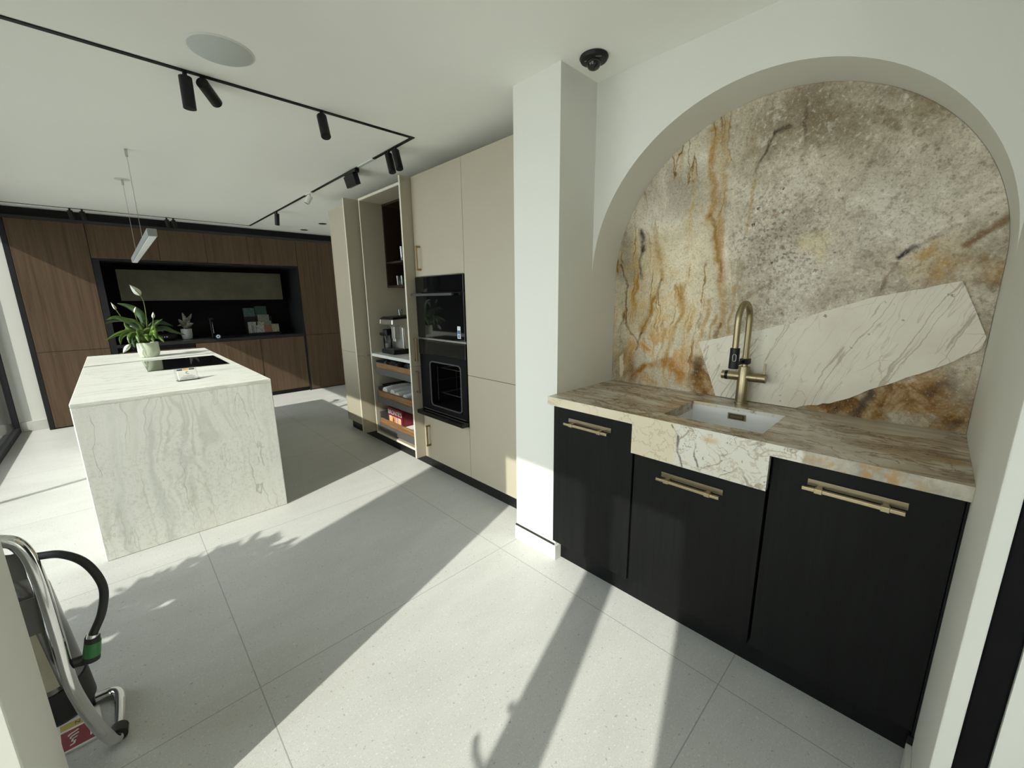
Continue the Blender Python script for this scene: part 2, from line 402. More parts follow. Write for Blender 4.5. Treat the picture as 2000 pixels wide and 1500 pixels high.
    for a, b, w, amt, col in (
        ((0.80, 2.10), (0.78, 1.75), 0.030, 0.7, gold), ((0.78, 1.75), (0.71, 1.45), 0.012, 1.0, brown), ((0.78, 1.75), (0.71, 1.45), 0.035, 0.6, gold), ((0.755, 2.11), (0.735, 1.55), 0.026, 0.6, gold),
        ((0.71, 1.45), (0.69, 1.18), 0.030, 0.6, gold), ((0.66, 1.42), (0.655, 1.22), 0.014, 0.7, gold),
        ((1.04, 1.72), (1.00, 1.48), 0.024, 0.7, gold), ((1.00, 1.48), (1.09, 1.20), 0.011, 1.0, brown), ((1.02, 1.42), (1.085, 1.22), 0.034, 0.7, gold),
        ((1.09, 1.20), (1.13, 1.10), 0.012, 0.9, brown), ((1.21, 1.55), (1.185, 1.25), 0.010, 1.0, brown), ((1.185, 1.25), (1.11, 1.13), 0.010, 0.9, brown),
        ((0.90, 1.43), (0.885, 1.32), 0.034, 0.85, gold), ((0.885, 1.32), (0.955, 1.05), 0.020, 0.8, gold), ((0.96, 1.22), (1.00, 1.06), 0.012, 0.7, gold),
        ((0.77, 1.36), (0.78, 1.14), 0.018, 0.7, gold), ((0.73, 1.30), (0.73, 1.12), 0.014, 0.9, gold), ((0.70, 1.26), (0.695, 1.12), 0.012, 0.9, brown),
        ((1.06, 1.02), (1.13, 0.94), 0.026, 0.9, (0.22, 0.09, 0.018)), ((1.06, 1.02), (0.94, 1.06), 0.032, 0.8, (0.32, 0.14, 0.02)),
        ((0.94, 1.06), (0.86, 1.00), 0.040, 0.85, (0.32, 0.15, 0.025)), ((0.56, 2.02), (0.50, 2.05), 0.020, 0.85, ink), ((0.56, 2.02), (0.60, 1.90), 0.012, 0.9, ink),
        ((0.60, 1.90), (0.62, 1.66), 0.012, 0.6, gold), ((1.115, 1.72), (1.10, 1.62), 0.026, 0.9, ink), ((1.10, 1.64), (1.12, 1.48), 0.013, 0.8, ink),
        ((0.20, 1.93), (0.37, 1.62), 0.014, 0.4, (0.24, 0.15, 0.085)), ((0.08, 1.56), (0.13, 1.52), 0.015, 1.0, (0.02, 0.02, 0.022)), ((0.08, 1.56), (-0.01, 1.61), 0.010, 0.55, ink),
        ((-0.12, 1.64), (-0.03, 1.55), 0.018, 0.8, (0.17, 0.085, 0.03)), ((0.14, 1.50), (0.155, 1.40), 0.011, 0.8, (0.12, 0.06, 0.025)), ((0.12, 1.09), (0.165, 0.93), 0.022, 0.85, (0.06, 0.047, 0.04)),
        ((0.22, 2.05), (0.18, 1.95), 0.016, 0.6, (0.14, 0.095, 0.045)), ((0.62, 1.36), (0.42, 1.50), 0.020, 0.5, (0.17, 0.105, 0.06)), ((0.46, 2.12), (0.44, 1.98), 0.012, 0.6, ink)):
        region(mul(t.seg(p, V(*a), V(*b), w), t.math('ADD', t.math('MULTIPLY', brk, 0.55), 0.45)), amt, col)
    region(t.blob(p, V(1.20, 1.01), (1, 0.018, 0.075), 0.7), 0.9, (0.62, 0.55, 0.42))
    fg = t.noise(p0, 120, 4, 0.7)
    region(t.step(fg, 0.48, 0.35), 0.40, (0.17, 0.145, 0.11))
    region(t.step(fg, 0.55, 0.70), 0.30, (0.72, 0.69, 0.62))
    bc = t.n.new('ShaderNodeBrightContrast'); t.put(bc.inputs[0], c); bc.inputs['Contrast'].default_value = 0.14; bc.inputs['Bright'].default_value = 0.02
    c = t.mix(1.0, bc.outputs[0], (1.08, 1.06, 1.02), 'MULTIPLY')
    t.set(color=c, rough=0.32, spec=0.22)
    return t.m
M['quartz'] = quartzite()

def cream_stone(t, p0, dark=False):
    wr = t.noise(p0, 7, 5, 0.6, color=True)
    p = t.vmath('ADD', p0, t.vmath('SCALE', t.vmath('SUBTRACT', wr, (0.5, 0.5, 0.5)), 0.05))
    c = t.ramp(t.noise(p0, 6, 6, 0.6), [(0.3, (0.70, 0.64, 0.52)), (0.6, (0.77, 0.72, 0.61)), (0.8, (0.81, 0.77, 0.68))])
    return p, c
def slab_mat():
    t = NT('cream_veined_slab')
    p0 = t.pos()
    p, c = cream_stone(t, p0)
    q = t.map(p, rot=(math.radians(-22), 0, 0))
    v = t.math('ABSOLUTE', t.math('SUBTRACT', t.noise(t.map(q, (1, 9.0, 0.7)), 1.2, 3, 0.55), 0.5))
    c = t.mix(t.math('MULTIPLY', t.step(v, 0.013, 0.002), 0.6), c, (0.33, 0.27, 0.19))
    v2 = t.math('ABSOLUTE', t.math('SUBTRACT', t.noise(t.map(q, (1, 15, 1.6), loc=(0, 4, 2)), 1.0, 3, 0.6), 0.5))
    c = t.mix(t.math('MULTIPLY', t.step(v2, 0.012, 0.002), 0.35), c, (0.42, 0.34, 0.24))
    br = t.voro(t.map(p, (3, 3, 3)), 4.0, 'DISTANCE_TO_EDGE')
    c = t.mix(t.math('MULTIPLY', t.math('MULTIPLY', t.step(br, 0.018, 0.003), t.step(t.noise(p0, 5, 2), 0.50, 0.62)), 0.5), c, (0.40, 0.30, 0.20))
    c = t.mix(t.math('MULTIPLY', t.step(t.noise(p0, 38, 3), 0.70, 0.76), 0.7), c, (0.12, 0.11, 0.10))
    t.set(color=c, rough=0.45, spec=0.35)
    t.bump(t.noise(p0, 60, 5), 0.15, 0.003)
    return t.m
M['slab'] = slab_mat()

def counter_mat():
    t = NT('streaked_quartzite_worktop')
    p0 = t.pos()
    x, y, z = t.sep(p0)
    wr = t.noise(p0, 3.2, 5, 0.6, color=True)
    p = t.vmath('ADD', p0, t.vmath('SCALE', t.vmath('SUBTRACT', wr, (0.5, 0.5, 0.5)), 0.16))
    q = t.map(p, (8.0, 1.6, 8.0), rot=(0, 0, math.radians(-14)))
    f = t.noise(q, 1.5, 8, 0.66, 0.4)
    c = t.ramp(f, [(0.30, (0.15, 0.095, 0.05)), (0.40, (0.31, 0.235, 0.15)), (0.48, (0.45, 0.385, 0.285)), (0.57, (0.56, 0.50, 0.40)), (0.70, (0.68, 0.63, 0.54))])
    l = t.math('ABSOLUTE', t.math('SUBTRACT', t.noise(t.map(q, loc=(2, 7, 1)), 1.3, 4, 0.6), 0.5))
    c = t.mix(t.math('MULTIPLY', t.step(l, 0.03, 0.003), 0.75), c, (0.17, 0.095, 0.045))
    l2 = t.math('ABSOLUTE', t.math('SUBTRACT', t.noise(t.map(p, (4, 3, 4), loc=(4, 1, 6)), 1.4, 5, 0.6), 0.5))
    c = t.mix(t.math('MULTIPLY', t.step(l2, 0.012, 0.002), 0.7), c, (0.15, 0.085, 0.045))
    g = t.noise(t.map(p, (3, 1.6, 3)), 3.0, 5, 0.6)
    c = t.mix(t.math('MULTIPLY', t.step(g, 0.58, 0.72), 0.6), c, (0.42, 0.25, 0.08))
    c = t.mix(t.math('MULTIPLY', t.step(t.noise(p0, 45, 5, 0.7), 0.55, 0.7), 0.3), c, (0.62, 0.58, 0.50))
    # right-hand front edge: grey crystal with an amber pool
    nrm = t.normal()
    nx = t.sep(nrm)[0]
    front = t.step(nx, -0.4, -0.7)
    cry = t.ramp(t.noise(p0, 16, 7, 0.7), [(0.3, (0.28, 0.25, 0.20)), (0.55, (0.50, 0.46, 0.38)), (0.75, (0.62, 0.59, 0.52))])
    cry = t.mix(t.math('MULTIPLY', t.blob(p, (1.468, 0.08, 0.895), (1, 0.20, 0.06), 0.1), t.step(t.noise(p0, 17, 6, 0.68), 0.44, 0.60)), cry, (0.42, 0.23, 0.05))
    c = t.mix(front, c, cry)
    # cream apron stone on the left and middle of the front
    wy = t.math('ADD', y, t.math('MULTIPLY', t.math('SUBTRACT', t.noise(p0, 20, 4), 0.5), 0.06))
    pe, cr = cream_stone(t, p0)
    warm = t.step(wy, 0.60, 0.64)
    cr = t.mix(t.math('MULTIPLY', warm, 0.55), cr, (0.66, 0.56, 0.37))
    cool = t.math('SUBTRACT', 1.0, warm)
    cr = t.mix(t.math('MULTIPLY', cool, 0.5), cr, (0.68, 0.665, 0.62))
    br = t.math('ABSOLUTE', t.math('SUBTRACT', t.noise(pe, 8.0, 3, 0.55, 0.8), 0.5))
    cr = t.mix(t.math('MULTIPLY', t.math('MULTIPLY', t.step(br, 0.022, 0.003), cool), t.math('MULTIPLY', t.step(t.noise(p0, 9, 3), 0.40, 0.54), 0.8)), cr, (0.33, 0.26, 0.17))
    d1 = t.math('ABSOLUTE', t.math('SUBTRACT', t.noise(t.map(pe, (1, 10, 10), rot=(math.radians(40), 0, 0)), 1.0, 4, 0.6), 0.5))
    cr = t.mix(t.math('MULTIPLY', t.step(d1, 0.02, 0.004), 0.4), cr, (0.40, 0.30, 0.18))
    pk = t.noise(p0, 130, 4, 0.65)
    pm = t.math('MULTIPLY', cool, t.step(t.noise(p0, 15, 3), 0.52, 0.64))
    cr = t.mix(t.math('MULTIPLY', pm, t.math('MULTIPLY', t.step(pk, 0.55, 0.63), 0.85)), cr, (0.13, 0.12, 0.12))
    for a, b, w in (((0.645, 0.91), (0.615, 0.87), 0.006), ((0.615, 0.87), (0.607, 0.81), 0.008), ((0.607, 0.81), (0.595, 0.755), 0.006), ((0.545, 0.87), (0.55, 0.81), 0.005), ((0.55, 0.81), (0.53, 0.76), 0.006), ((0.53, 0.775), (0.47, 0.785), 0.005)):
        cr = t.mix(t.math('MULTIPLY', t.seg(pe, (1.468, *a), (1.468, *b), w), 0.85), cr, (0.12, 0.105, 0.10))
    cr = t.mix(t.math('MULTIPLY', t.blob(pe, (1.468, 0.50, 0.888), (1, 0.04, 0.02), 0.1), 0.6), cr, (0.55, 0.36, 0.10))
    ap = t.math('MULTIPLY', front, t.step(wy, 0.215, 0.235))
    c = t.mix(ap, c, cr)
    t.set(color=c, rough=0.22, spec=0.4)
    return t.m
M['counter'] = counter_mat()
def cream_top():
    t = NT('cream_streaked_patch')
    p0 = t.pos()
    f = t.noise(t.map(p0, (22, 3, 22)), 1.0, 5, 0.6)
    t.set(color=t.ramp(f, [(0.35, (0.42, 0.36, 0.27)), (0.6, (0.55, 0.50, 0.40))]), rough=0.22, spec=0.4)
    return t.m
M['cream_top'] = cream_top()
def bronze_panel():
    t = NT('bronze_tinted_panel')
    p = t.pos()
    f = t.noise(p, 4, 5, 0.6)
    t.set(color=t.ramp(f, [(0.35, (0.066, 0.057, 0.037)), (0.65, (0.098, 0.085, 0.057))]), rough=0.42, metal=0.25)
    return t.m
M['bronze_panel'] = bronze_panel()
M['black_stone'] = plain('black_stone_worktop', (0.014, 0.0135, 0.014), 0.34, var=0.25, vs=30)
M['splash'] = plain('black_splashback', (0.004, 0.004, 0.0045), 0.6, var=0.2, vs=12, spec=0.12)
def paving():
    t = NT('pale_paving')
    p = t.pos()
    c = t.ramp(t.noise(p, 5, 5), [(0.3, (0.60, 0.60, 0.575)), (0.7, (0.72, 0.72, 0.69))])
    t.set(color=c, rough=0.8)
    return t.m
M['paving'] = paving()
def marble(name, a, b):
    t = NT(name)
    p = t.pos()
    v = t.math('ABSOLUTE', t.math('SUBTRACT', t.noise(p, 26, 5, 0.6, 1.0), 0.5))
    t.set(color=t.mix(t.step(v, 0.06, 0.01), a, b), rough=0.4)
    return t.m
M['marble_a'] = marble('white_veined_sample', (0.30, 0.30, 0.275), (0.15, 0.155, 0.14))
M['marble_b'] = marble('cream_veined_sample', (0.30, 0.275, 0.20), (0.13, 0.11, 0.07))
M['marble_c'] = marble('grey_sample', (0.17, 0.17, 0.16), (0.10, 0.10, 0.09))
M['board_teal'] = marble('teal_picture_board', (0.05, 0.09, 0.09), (0.02, 0.035, 0.04))
M['board_green'] = marble('dark_green_picture_board', (0.015, 0.05, 0.04), (0.008, 0.02, 0.017))

# ------------------------------------------------------------------ mesh helpers
class MB:
    def __init__(s):
        s.bm = bmesh.new()
    def face(s, pts):
        vs = [s.bm.verts.new(p) for p in pts]
        return s.bm.faces.new(vs)
    def box(s, x0, x1, y0, y1, z0, z1):
        x0, x1 = sorted((x0, x1)); y0, y1 = sorted((y0, y1)); z0, z1 = sorted((z0, z1))
        v = [s.bm.verts.new(p) for p in ((x0, y0, z0), (x1, y0, z0), (x1, y1, z0), (x0, y1, z0), (x0, y0, z1), (x1, y0, z1), (x1, y1, z1), (x0, y1, z1))]
        for f in ((3, 2, 1, 0), (4, 5, 6, 7), (0, 1, 5, 4), (1, 2, 6, 5), (2, 3, 7, 6), (3, 0, 4, 7)):
            s.bm.faces.new([v[i] for i in f])
        return s
    def hexa(s, p):      # 8 corner points, bottom ring then top ring, counter-clockwise from above
        v = [s.bm.verts.new(q) for q in p]
        for f in ((3, 2, 1, 0), (4, 5, 6, 7), (0, 1, 5, 4), (1, 2, 6, 5), (2, 3, 7, 6), (3, 0, 4, 7)):
            s.bm.faces.new([v[i] for i in f])
        return s
    def obox(s, a, b, w, h, upv=(0, 0, 1)):    # box along a-b with section w x h
        a = Vector(a); b = Vector(b); d = (b - a).normalized()
        u = Vector(upv)
        r = d.cross(u)
        if r.length < 1e-4: r = d.cross(Vector((1, 0, 0)))
        r.normalize(); u = r.cross(d)
        p = []
        for e in (a, b):
            p += [e - r * w / 2 - u * h / 2, e + r * w / 2 - u * h / 2, e + r * w / 2 + u * h / 2, e - r * w / 2 + u * h / 2]
        v = [s.bm.verts.new(q) for q in p]
        for f in ((0, 1, 2, 3), (7, 6, 5, 4), (1, 0, 4, 5), (2, 1, 5, 6), (3, 2, 6, 7), (0, 3, 7, 4)):
            s.bm.faces.new([v[i] for i in f])
        return s
    def tube(s, pts, r, seg=12, cap=True):
        pts = [Vector(p) for p in pts]
        rs = r if isinstance(r, (list, tuple)) else [r] * len(pts)
        rings = []
        n = None
        for i, p in enumerate(pts):
            d = (pts[min(i + 1, len(pts) - 1)] - pts[max(i - 1, 0)]).normalized()
            if n is None:
                n = d.orthogonal().normalized()
            else:
                n = (n - d * n.dot(d)).normalized()
            b = d.cross(n)
            rings.append([s.bm.verts.new(p + (n * math.cos(2 * math.pi * k / seg) + b * math.sin(2 * math.pi * k / seg)) * rs[i]) for k in range(seg)])
        for a, b in zip(rings, rings[1:]):
            for k in range(seg):
                s.bm.faces.new((a[k], a[(k + 1) % seg], b[(k + 1) % seg], b[k]))
        if cap:
            s.bm.faces.new(rings[0][::-1]); s.bm.faces.new(rings[-1])
        return s
    def lathe(s, prof, c, seg=40, axis='z'):     # profile of (radius, height)
        c = Vector(c)
        rings = []
        for r, h in prof:
            ring = []
            for k in range(seg):
                a = 2 * math.pi * k / seg
                ring.append(s.bm.verts.new(c + Vector((r * math.cos(a), r * math.sin(a), h))))
            rings.append(ring)
        for a, b in zip(rings, rings[1:]):
            for k in range(seg):
                s.bm.faces.new((a[k], a[(k + 1) % seg], b[(k + 1) % seg], b[k]))
        if prof[0][0] > 1e-6: s.bm.faces.new(rings[0][::-1])
        if prof[-1][0] > 1e-6: s.bm.faces.new(rings[-1])
        return s
    def prism(s, poly, a, b, axis=0):            # polygon in the other two axes, from a to b on axis
        def P(t, q):
            l = list(q); l.insert(axis, t); return tuple(l)
        A = [s.bm.verts.new(P(a, q)) for q in poly]
        B = [s.bm.verts.new(P(b, q)) for q in poly]
        n = len(poly)
        s.bm.faces.new(A); s.bm.faces.new(B[::-1])
        for k in range(n): s.bm.faces.new((A[(k + 1) % n], A[k], B[k], B[(k + 1) % n]))
        return s
    def build(s, name, mat, parent=None, bevel=0.0, smooth=False, loc=None, seg=2, label=None, solid=0.0, sub=0):
        bmesh.ops.remove_doubles(s.bm, verts=s.bm.verts, dist=1e-6)
        bmesh.ops.recalc_face_normals(s.bm, faces=s.bm.faces)
        me = bpy.data.meshes.new(name)
        off = wloc(parent) if parent is not None else Vector(loc if loc is not None else (0, 0, 0))
        if off.length: bmesh.ops.translate(s.bm, verts=s.bm.verts, vec=-off)
        s.bm.to_mesh(me); s.bm.free()
        o = bpy.data.objects.new(name, me)
        C.objects.link(o)
        if parent is not None: o.parent = parent
        else: o.location = off
        me.materials.append(M[mat] if isinstance(mat, str) else mat)
        if smooth:
            for p in me.polygons: p.use_smooth = True
            me.set_sharp_from_angle(angle=math.radians(40))
        if solid:
            k = o.modifiers.new('solid', 'SOLIDIFY'); k.thickness = solid; k.offset = 0
        if bevel:
            k = o.modifiers.new('bevel', 'BEVEL'); k.width = bevel; k.segments = seg; k.limit_method = 'ANGLE'; k.angle_limit = math.radians(40)
        if sub:
            k = o.modifiers.new('sub', 'SUBSURF'); k.levels = sub; k.render_levels = sub
        if label: o['label'] = label
        return o
def wloc(o):
    v = Vector((0, 0, 0))
    while o is not None:
        v = v + o.location
        o = o.parent
    return v
def thing(name, label, cat, loc=(0, 0, 0), group=None):
    o = bpy.data.objects.new(name, None); C.objects.link(o)
    o.location = loc; o.empty_display_size = 0.1
    return tag(o, label, cat, group)
def tag(o, label, cat, group=None):
    o['label'] = label; o['category'] = cat
    if group: o['group'] = group
    return o
def struct(o):
    o['kind'] = 'structure'
    return o
def dup(root, loc, rot=None, label=None, group=None):
    def cp(o, par):
        c = o.copy(); C.objects.link(c)
        if par is not None: c.parent = par
        for ch in [k for k in list(o.children)]: cp(ch, c)
        return c
    r = cp(root, None)
    r.location = loc
    if rot is not None: r.rotation_euler = rot
    if label: r['label'] = label
    if group: r['group'] = group
    return r
def bez(pts, n=16):          # Catmull-Rom through points
    pts = [Vector(p) for p in pts]
    P = [pts[0] * 2 - pts[1]] + pts + [pts[-1] * 2 - pts[-2]]
    out = []
    for i in range(1, len(P) - 2):
        for k in range(n):
            t = k / n
            a, b, c, d = P[i - 1], P[i], P[i + 1], P[i + 2]
            out.append(0.5 * ((2 * b) + (c - a) * t + (2 * a - 5 * b + 4 * c - d) * t * t + (3 * b - a - 3 * c + d) * t ** 3))
    out.append(pts[-1])
    return out
def text(body, size, mat, parent, origin, right, upv, name='lettering', ex=0.0004, align='CENTER'):
    cu = bpy.data.curves.new(name, 'FONT'); cu.body = body; cu.size = size; cu.extrude = ex; cu.align_x = align; cu.align_y = 'CENTER'
    o = bpy.data.objects.new(name, cu); C.objects.link(o)
    dg = bpy.context.evaluated_depsgraph_get(); dg.update()
    me = bpy.data.meshes.new_from_object(o.evaluated_get(dg))
    bpy.data.objects.remove(o)
    r = Vector(right).normalized(); u = Vector(upv).normalized(); n = r.cross(u)
    mat4 = Matrix((r, u, n)).transposed().to_4x4()
    mat4.translation = Vector(origin) - wloc(parent)
    me.transform(mat4)
    me.materials.clear(); me.materials.append(M[mat])
    q = bpy.data.objects.new(name, me); C.objects.link(q); q.parent = parent
    return q

# ================================================================== SETTING
# key planes
XP, XA, XK = 1.534, 1.804, 2.03        # pillar face, arch wall, stone
YL, YR = 1.262, -0.129                 # niche sides
struct(MB().box(-0.95, 3.1, -2.6, 7.4, -0.08, 0.0).build('floor', 'floor'))
struct(MB().box(-0.99, 3.1, -2.6, 7.4, H, H + 0.15).build('ceiling', 'ceiling'))
struct(MB().box(XP, 2.15, YL, 1.5546, 0.0, H).build('wall_pillar', 'wall'))
# arch wall with the round-headed opening
N = 56
R_, YC, ZC = (YL - YR) / 2, (YL + YR) / 2, 1.484
arc = [(YC + R_ * math.cos(math.pi * k / N), ZC + R_ * math.sin(math.pi * k / N)) for k in range(N + 1)]
b = MB()
ring = arc
for x in (XA, XK):
    for (y0, z0), (y1, z1) in zip(ring, ring[1:]):
        b.face([(x, y0, z0), (x, y1, z1), (x, y1, H), (x, y0, H)])
for (y0, z0), (y1, z1) in zip(ring, ring[1:]):
    b.face([(XA, y0, z0), (XK, y0, z0), (XK, y1, z1), (XA, y1, z1)])
o = struct(b.build('wall_arch', 'wall', smooth=True))
struct(MB().box(XK + 0.02, 2.15, YR - 0.02, YL + 0.02, 0, H).build('wall_niche', 'wall'))
# right-hand jamb and the black-framed opening beside it
JX = 1.134
struct(MB().box(JX, 2.15, -0.158, YR, 0, H).build('wall_jamb', 'wall', bevel=0.003))
struct(MB().box(JX + 0.01, JX + 0.06, -0.2045, -0.159, 0, H).build('door_1', 'splash', bevel=0.004))
struct(MB().box(JX + 0.004, JX + 0.07, -2.6, -0.205, 0, H).build('wall_right', 'wall'))
struct(MB().box(-0.99, 1.2, -2.7, -2.6, 0, H).build('wall_back', 'wall'))
# back and far walls
struct(MB().box(2.36, 2.46, 1.5, 4.40, 0, H).build('wall_cabinets', 'wall'))
struct(MB().box(2.36, 3.1, 4.40, 4.48, 0, H).build('wall_return', 'wall'))
struct(MB().box(3.0, 3.1, 4.48, 7.4, 0, H).build('wall_side', 'wall'))
struct(MB().box(-0.62, 3.1, 7.36, 7.46, 0, H).build('wall_far', 'black_matte'))
struct(MB().box(-1.3, -0.684, 6.86, 7.36, 0, H).build('wall_end', 'wall'))
# stub wall left of the camera; unseen outer end raised to cast shade
struct(MB().box(-2.25, -0.273, 1.19, 1.498, -0.03, H).box(-2.25, -1.0, 1.19, 1.498, H, 3.5).build('wall_stub', 'wall', bevel=0.003))
struct(MB().box(-0.99, -0.87, -1.25, -0.245, 0, H).build('wall_left_shade', 'wall'))  # unseen wall added to throw the shadow over the right-hand floor
# skirting
struct(MB().box(1.519, 1.5335, 1.262, 1.557, 0, 0.084).build('baseboard_pillar', 'skirt', bevel=0.002))
struct(MB().box(1.524, 1.5335, 1.264, 1.556, 0.084, 0.090).build('trim_pillar', 'black'))
struct(MB().box(1.519, 1.569, 1.250, 1.2618, 0, 0.084).build('baseboard_pillar_return', 'skirt', bevel=0.002))
struct(MB().box(JX, 1.49, YR, YR + 0.014, 0, 0.095).build('baseboard_jamb', 'skirt', bevel=0.002))
struct(MB().box(1.492, 1.512, YR, YR + 0.012, 0, 0.12).build('trim_jamb', 'black'))
struct(MB().box(-0.89, -0.684, 6.846, 6.859, 0, 0.11).build('baseboard_end', 'skirt', bevel=0.002))
# glazing on the left: frames and panes
def window(name, y0, y1, posts, zt=2.19, x=-0.93, post_w=0.05, sill=0.055, handle=False):
    f = MB()
    f.box(x - 0.03, x + 0.03, y0, y1, zt, H)
    f.box(x - 0.03, x + 0.03, y0, y1, 0.0, sill)
    for a, c in posts: f.box(x - 0.03, x + 0.03, a, c, sill, zt)
    w = struct(f.build(name, 'recess', bevel=0.003))
    MB().box(x - 0.006, x + 0.006, y0, y1, sill, zt).build('pane', 'glass', parent=w)
    return w
window('window_1', 1.498, 6.859, ((1.498, 1.55), (4.395, 4.43), (6.828, 6.859)))
w2 = window('window_2', -0.245, 1.19, ((-0.245, -0.225), (0.112, 0.255), (1.165, 1.19)))
window('window_fill', -2.6, -1.25, ((-2.6, -2.57), (-1.90, -1.85), (-1.28, -1.25)))  # unseen window added behind the camera to brighten the room
h = MB()
h.tube([(-0.90, 0.235, 1.105), (-0.845, 0.235, 1.105), (-0.84, 0.25, 1.105), (-0.84, 0.315, 1.11)], 0.012, 10)
h.tube([(-0.90, 0.235, 0.965), (-0.845, 0.235, 0.965), (-0.84, 0.26, 0.965), (-0.84, 0.34, 0.985), (-0.84, 0.365, 1.01)], 0.010, 10)
h.box(-0.905, -0.895, 0.215, 0.25, 0.93, 1.15)
h.build('door_handle', 'black', parent=w2)
# outside
struct(MB().box(-14, -0.95, -9, 14, -0.10, -0.03).build('ground', 'paving'))
struct(MB().box(-7.2, -7.0, -9, 14, -0.03, 1.2).build('wall_garden', 'wall'))
sh = thing('potted_shrub', 'leafy green shrub in a dark pot on the paving outside the glass', 'shrub', (-1.55, 1.86, -0.03))
MB().lathe([(0.12, -0.03), (0.16, 0.30), (0.15, 0.30), (0.14, 0.27), (0.0, 0.27)], (-1.55, 1.86, 0), 24).build('pot', 'charcoal', parent=sh, smooth=True)
MB().tube([(-1.55, 1.86, 0.26), (-1.54, 1.87, 0.6), (-1.56, 1.86, 0.95)], [0.02, 0.015, 0.008], 8).build('stem', 'bark', parent=sh, smooth=True)
fb = MB()
for k in range(1500):
    a = random.uniform(0, 6.283); rr = random.uniform(0.02, 1) ** 0.5
    z = random.uniform(0.35, 1.30)
    R0 = 0.28 * math.sin(math.pi * min(1, (z - 0.2) / 1.25)) ** 0.6
    c = Vector((-1.55 + R0 * rr * math.cos(a), 1.86 + R0 * rr * math.sin(a), z))
    d = Vector((math.cos(a), math.sin(a), random.uniform(-0.3, 0.8))).normalized() * random.uniform(0.06, 0.10)
    s_ = Vector((-d.y, d.x, random.uniform(-0.03, 0.03))).normalized() * 0.026
    fb.face([c, c + d * 0.5 + s_, c + d, c + d * 0.5 - s_])
f_ = fb.build('foliage', 'shrub', parent=sh); f_['kind'] = 'stuff'

# ================================================================== ARCHED NICHE
sp = MB()
pts = [(YR + 0.001, 0.9205)] + [(YC + (R_ - 0.001) * math.cos(math.pi * k / N), ZC + (R_ - 0.001) * math.sin(math.pi * k / N)) for k in range(N, -1, -1)] + [(YL - 0.001, 0.9205)]
sp.prism(pts, XK - 0.004, XK + 0.018, 0)
back = sp.build('stone_backsplash', 'quartz', loc=(XK, YC, 0.9205))
tag(back, 'arched golden-brown quartzite backsplash filling the niche behind the brass tap', 'backsplash')
slab_pts = [(0.780, 1.173), (0.60, 1.222), (0.43, 1.272), (0.33, 1.318), (0.27, 1.340), (0.154, 1.383), (0.06, 1.404), (-0.045, 1.429), (-0.085, 1.340), (-0.1235, 1.250),
            (-0.119, 1.214), (-0.06, 1.162), (-0.005, 1.124), (0.07, 1.075), (0.134, 1.038), (0.19, 0.995), (0.25, 0.962), (0.333, 0.938), (0.36, 0.9225), (0.682, 0.9225)]
# ragged long edges
rag = []
for i, (y, z) in enumerate(slab_pts):
    rag.append((y, z))
    y2, z2 = slab_pts[(i + 1) % len(slab_pts)]
    L_ = math.hypot(y2 - y, z2 - z)
    if i not in (9, 18, 19, 8, 7):
        for k in range(1, int(L_ / 0.02)):
            f = k * 0.02 / L_
            rag.append((y + (y2 - y) * f + random.uniform(-.002, .002), z + (z2 - z) * f + random.uniform(-.003, .003)))
MB().prism(rag, XK - 0.016, XK - 0.0035, 0).build('inset_slab', 'slab', parent=back, label='pale cream slab with thin diagonal veins')
# worktop with apron and sink cut-out
ct = thing('stone_worktop', 'streaked brown and cream quartzite worktop with deep apron on black cabinets', 'worktop', (1.468, YC, 0.88))
XF, ZT, ZB = 1.468, 0.920, 0.879
SX0, SX1, SY0, SY1 = 1.560, 1.862, 0.362, 0.722
b = MB()
b.box(XF, SX0, YR + 0.0005, 1.266, ZB, ZT)
b.box(SX1, XK - 0.0045, YR + 0.0005, YL - 0.0005, ZB, ZT)
b.box(SX0, SX1, SY1, YL - 0.0005, ZB, ZT)
b.box(SX0, SX1, YR + 0.0005, SY0, ZB, ZT)
b.build('top', 'counter', parent=ct)
MB().box(XF, XF + 0.022, 0.313, 0.808, 0.754, ZB).build('apron', 'counter', parent=ct, label='white and grey veined stone apron front')
patch_pts = [(2.024, 0.335), (1.935, 0.235), (1.868, 0.168), (1.842, 0.10), (1.855, 0.02), (1.906, -0.072), (1.955, -0.085), (2.024, -0.094)]
b = MB(); b.prism(patch_pts, ZT - 0.001, ZT + 0.0006, 2); b.build('cream_patch', 'cream_top', parent=ct, label='cream patch on the worktop')  # thin cream polygon laid on the worktop
# sink
sk = thing('undermount_sink', 'pale grey undermount sink bowl set into the stone worktop', 'sink', (1.711, 0.542, 0.70))
b = MB()
t_ = 0.012
zi = 0.705
b.box(SX0 - t_, SX1 + t_, SY0 - t_, SY1 + t_, zi - t_, zi)
b.box(SX0 - t_, SX0, SY0 - t_, SY1 + t_, zi, ZB - 0.001); b.box(SX1, SX1 + t_, SY0 - t_, SY1 + t_, zi, ZB - 0.001)
b.box(SX0, SX1, SY0 - t_, SY0, zi, ZB - 0.001); b.box(SX0, SX1, SY1, SY1 + t_, zi, ZB - 0.001)
b.box(SX1 - 0.004, SX1 + 0.0, SY0, SY1, ZB - 0.001, ZT - 0.014)
b.build('bowl', 'sink', parent=sk)
ov = MB().box(SX1 - 0.008, SX1 - 0.003, 0.500, 0.570, 0.868, 0.8955).build('overflow', 'brass', parent=sk, bevel=0.001, label='small brass overflow plate')
MB().box(SX1 - 0.0095, SX1 - 0.0075, 0.507, 0.563, 0.8725, 0.891).build('overflow_slot', 'black', parent=ov)
MB().box(SX1 - 0.0105, SX1 - 0.0090, 0.510, 0.560, 0.8755, 0.888).build('overflow_cover', 'brass_dull', parent=ov)
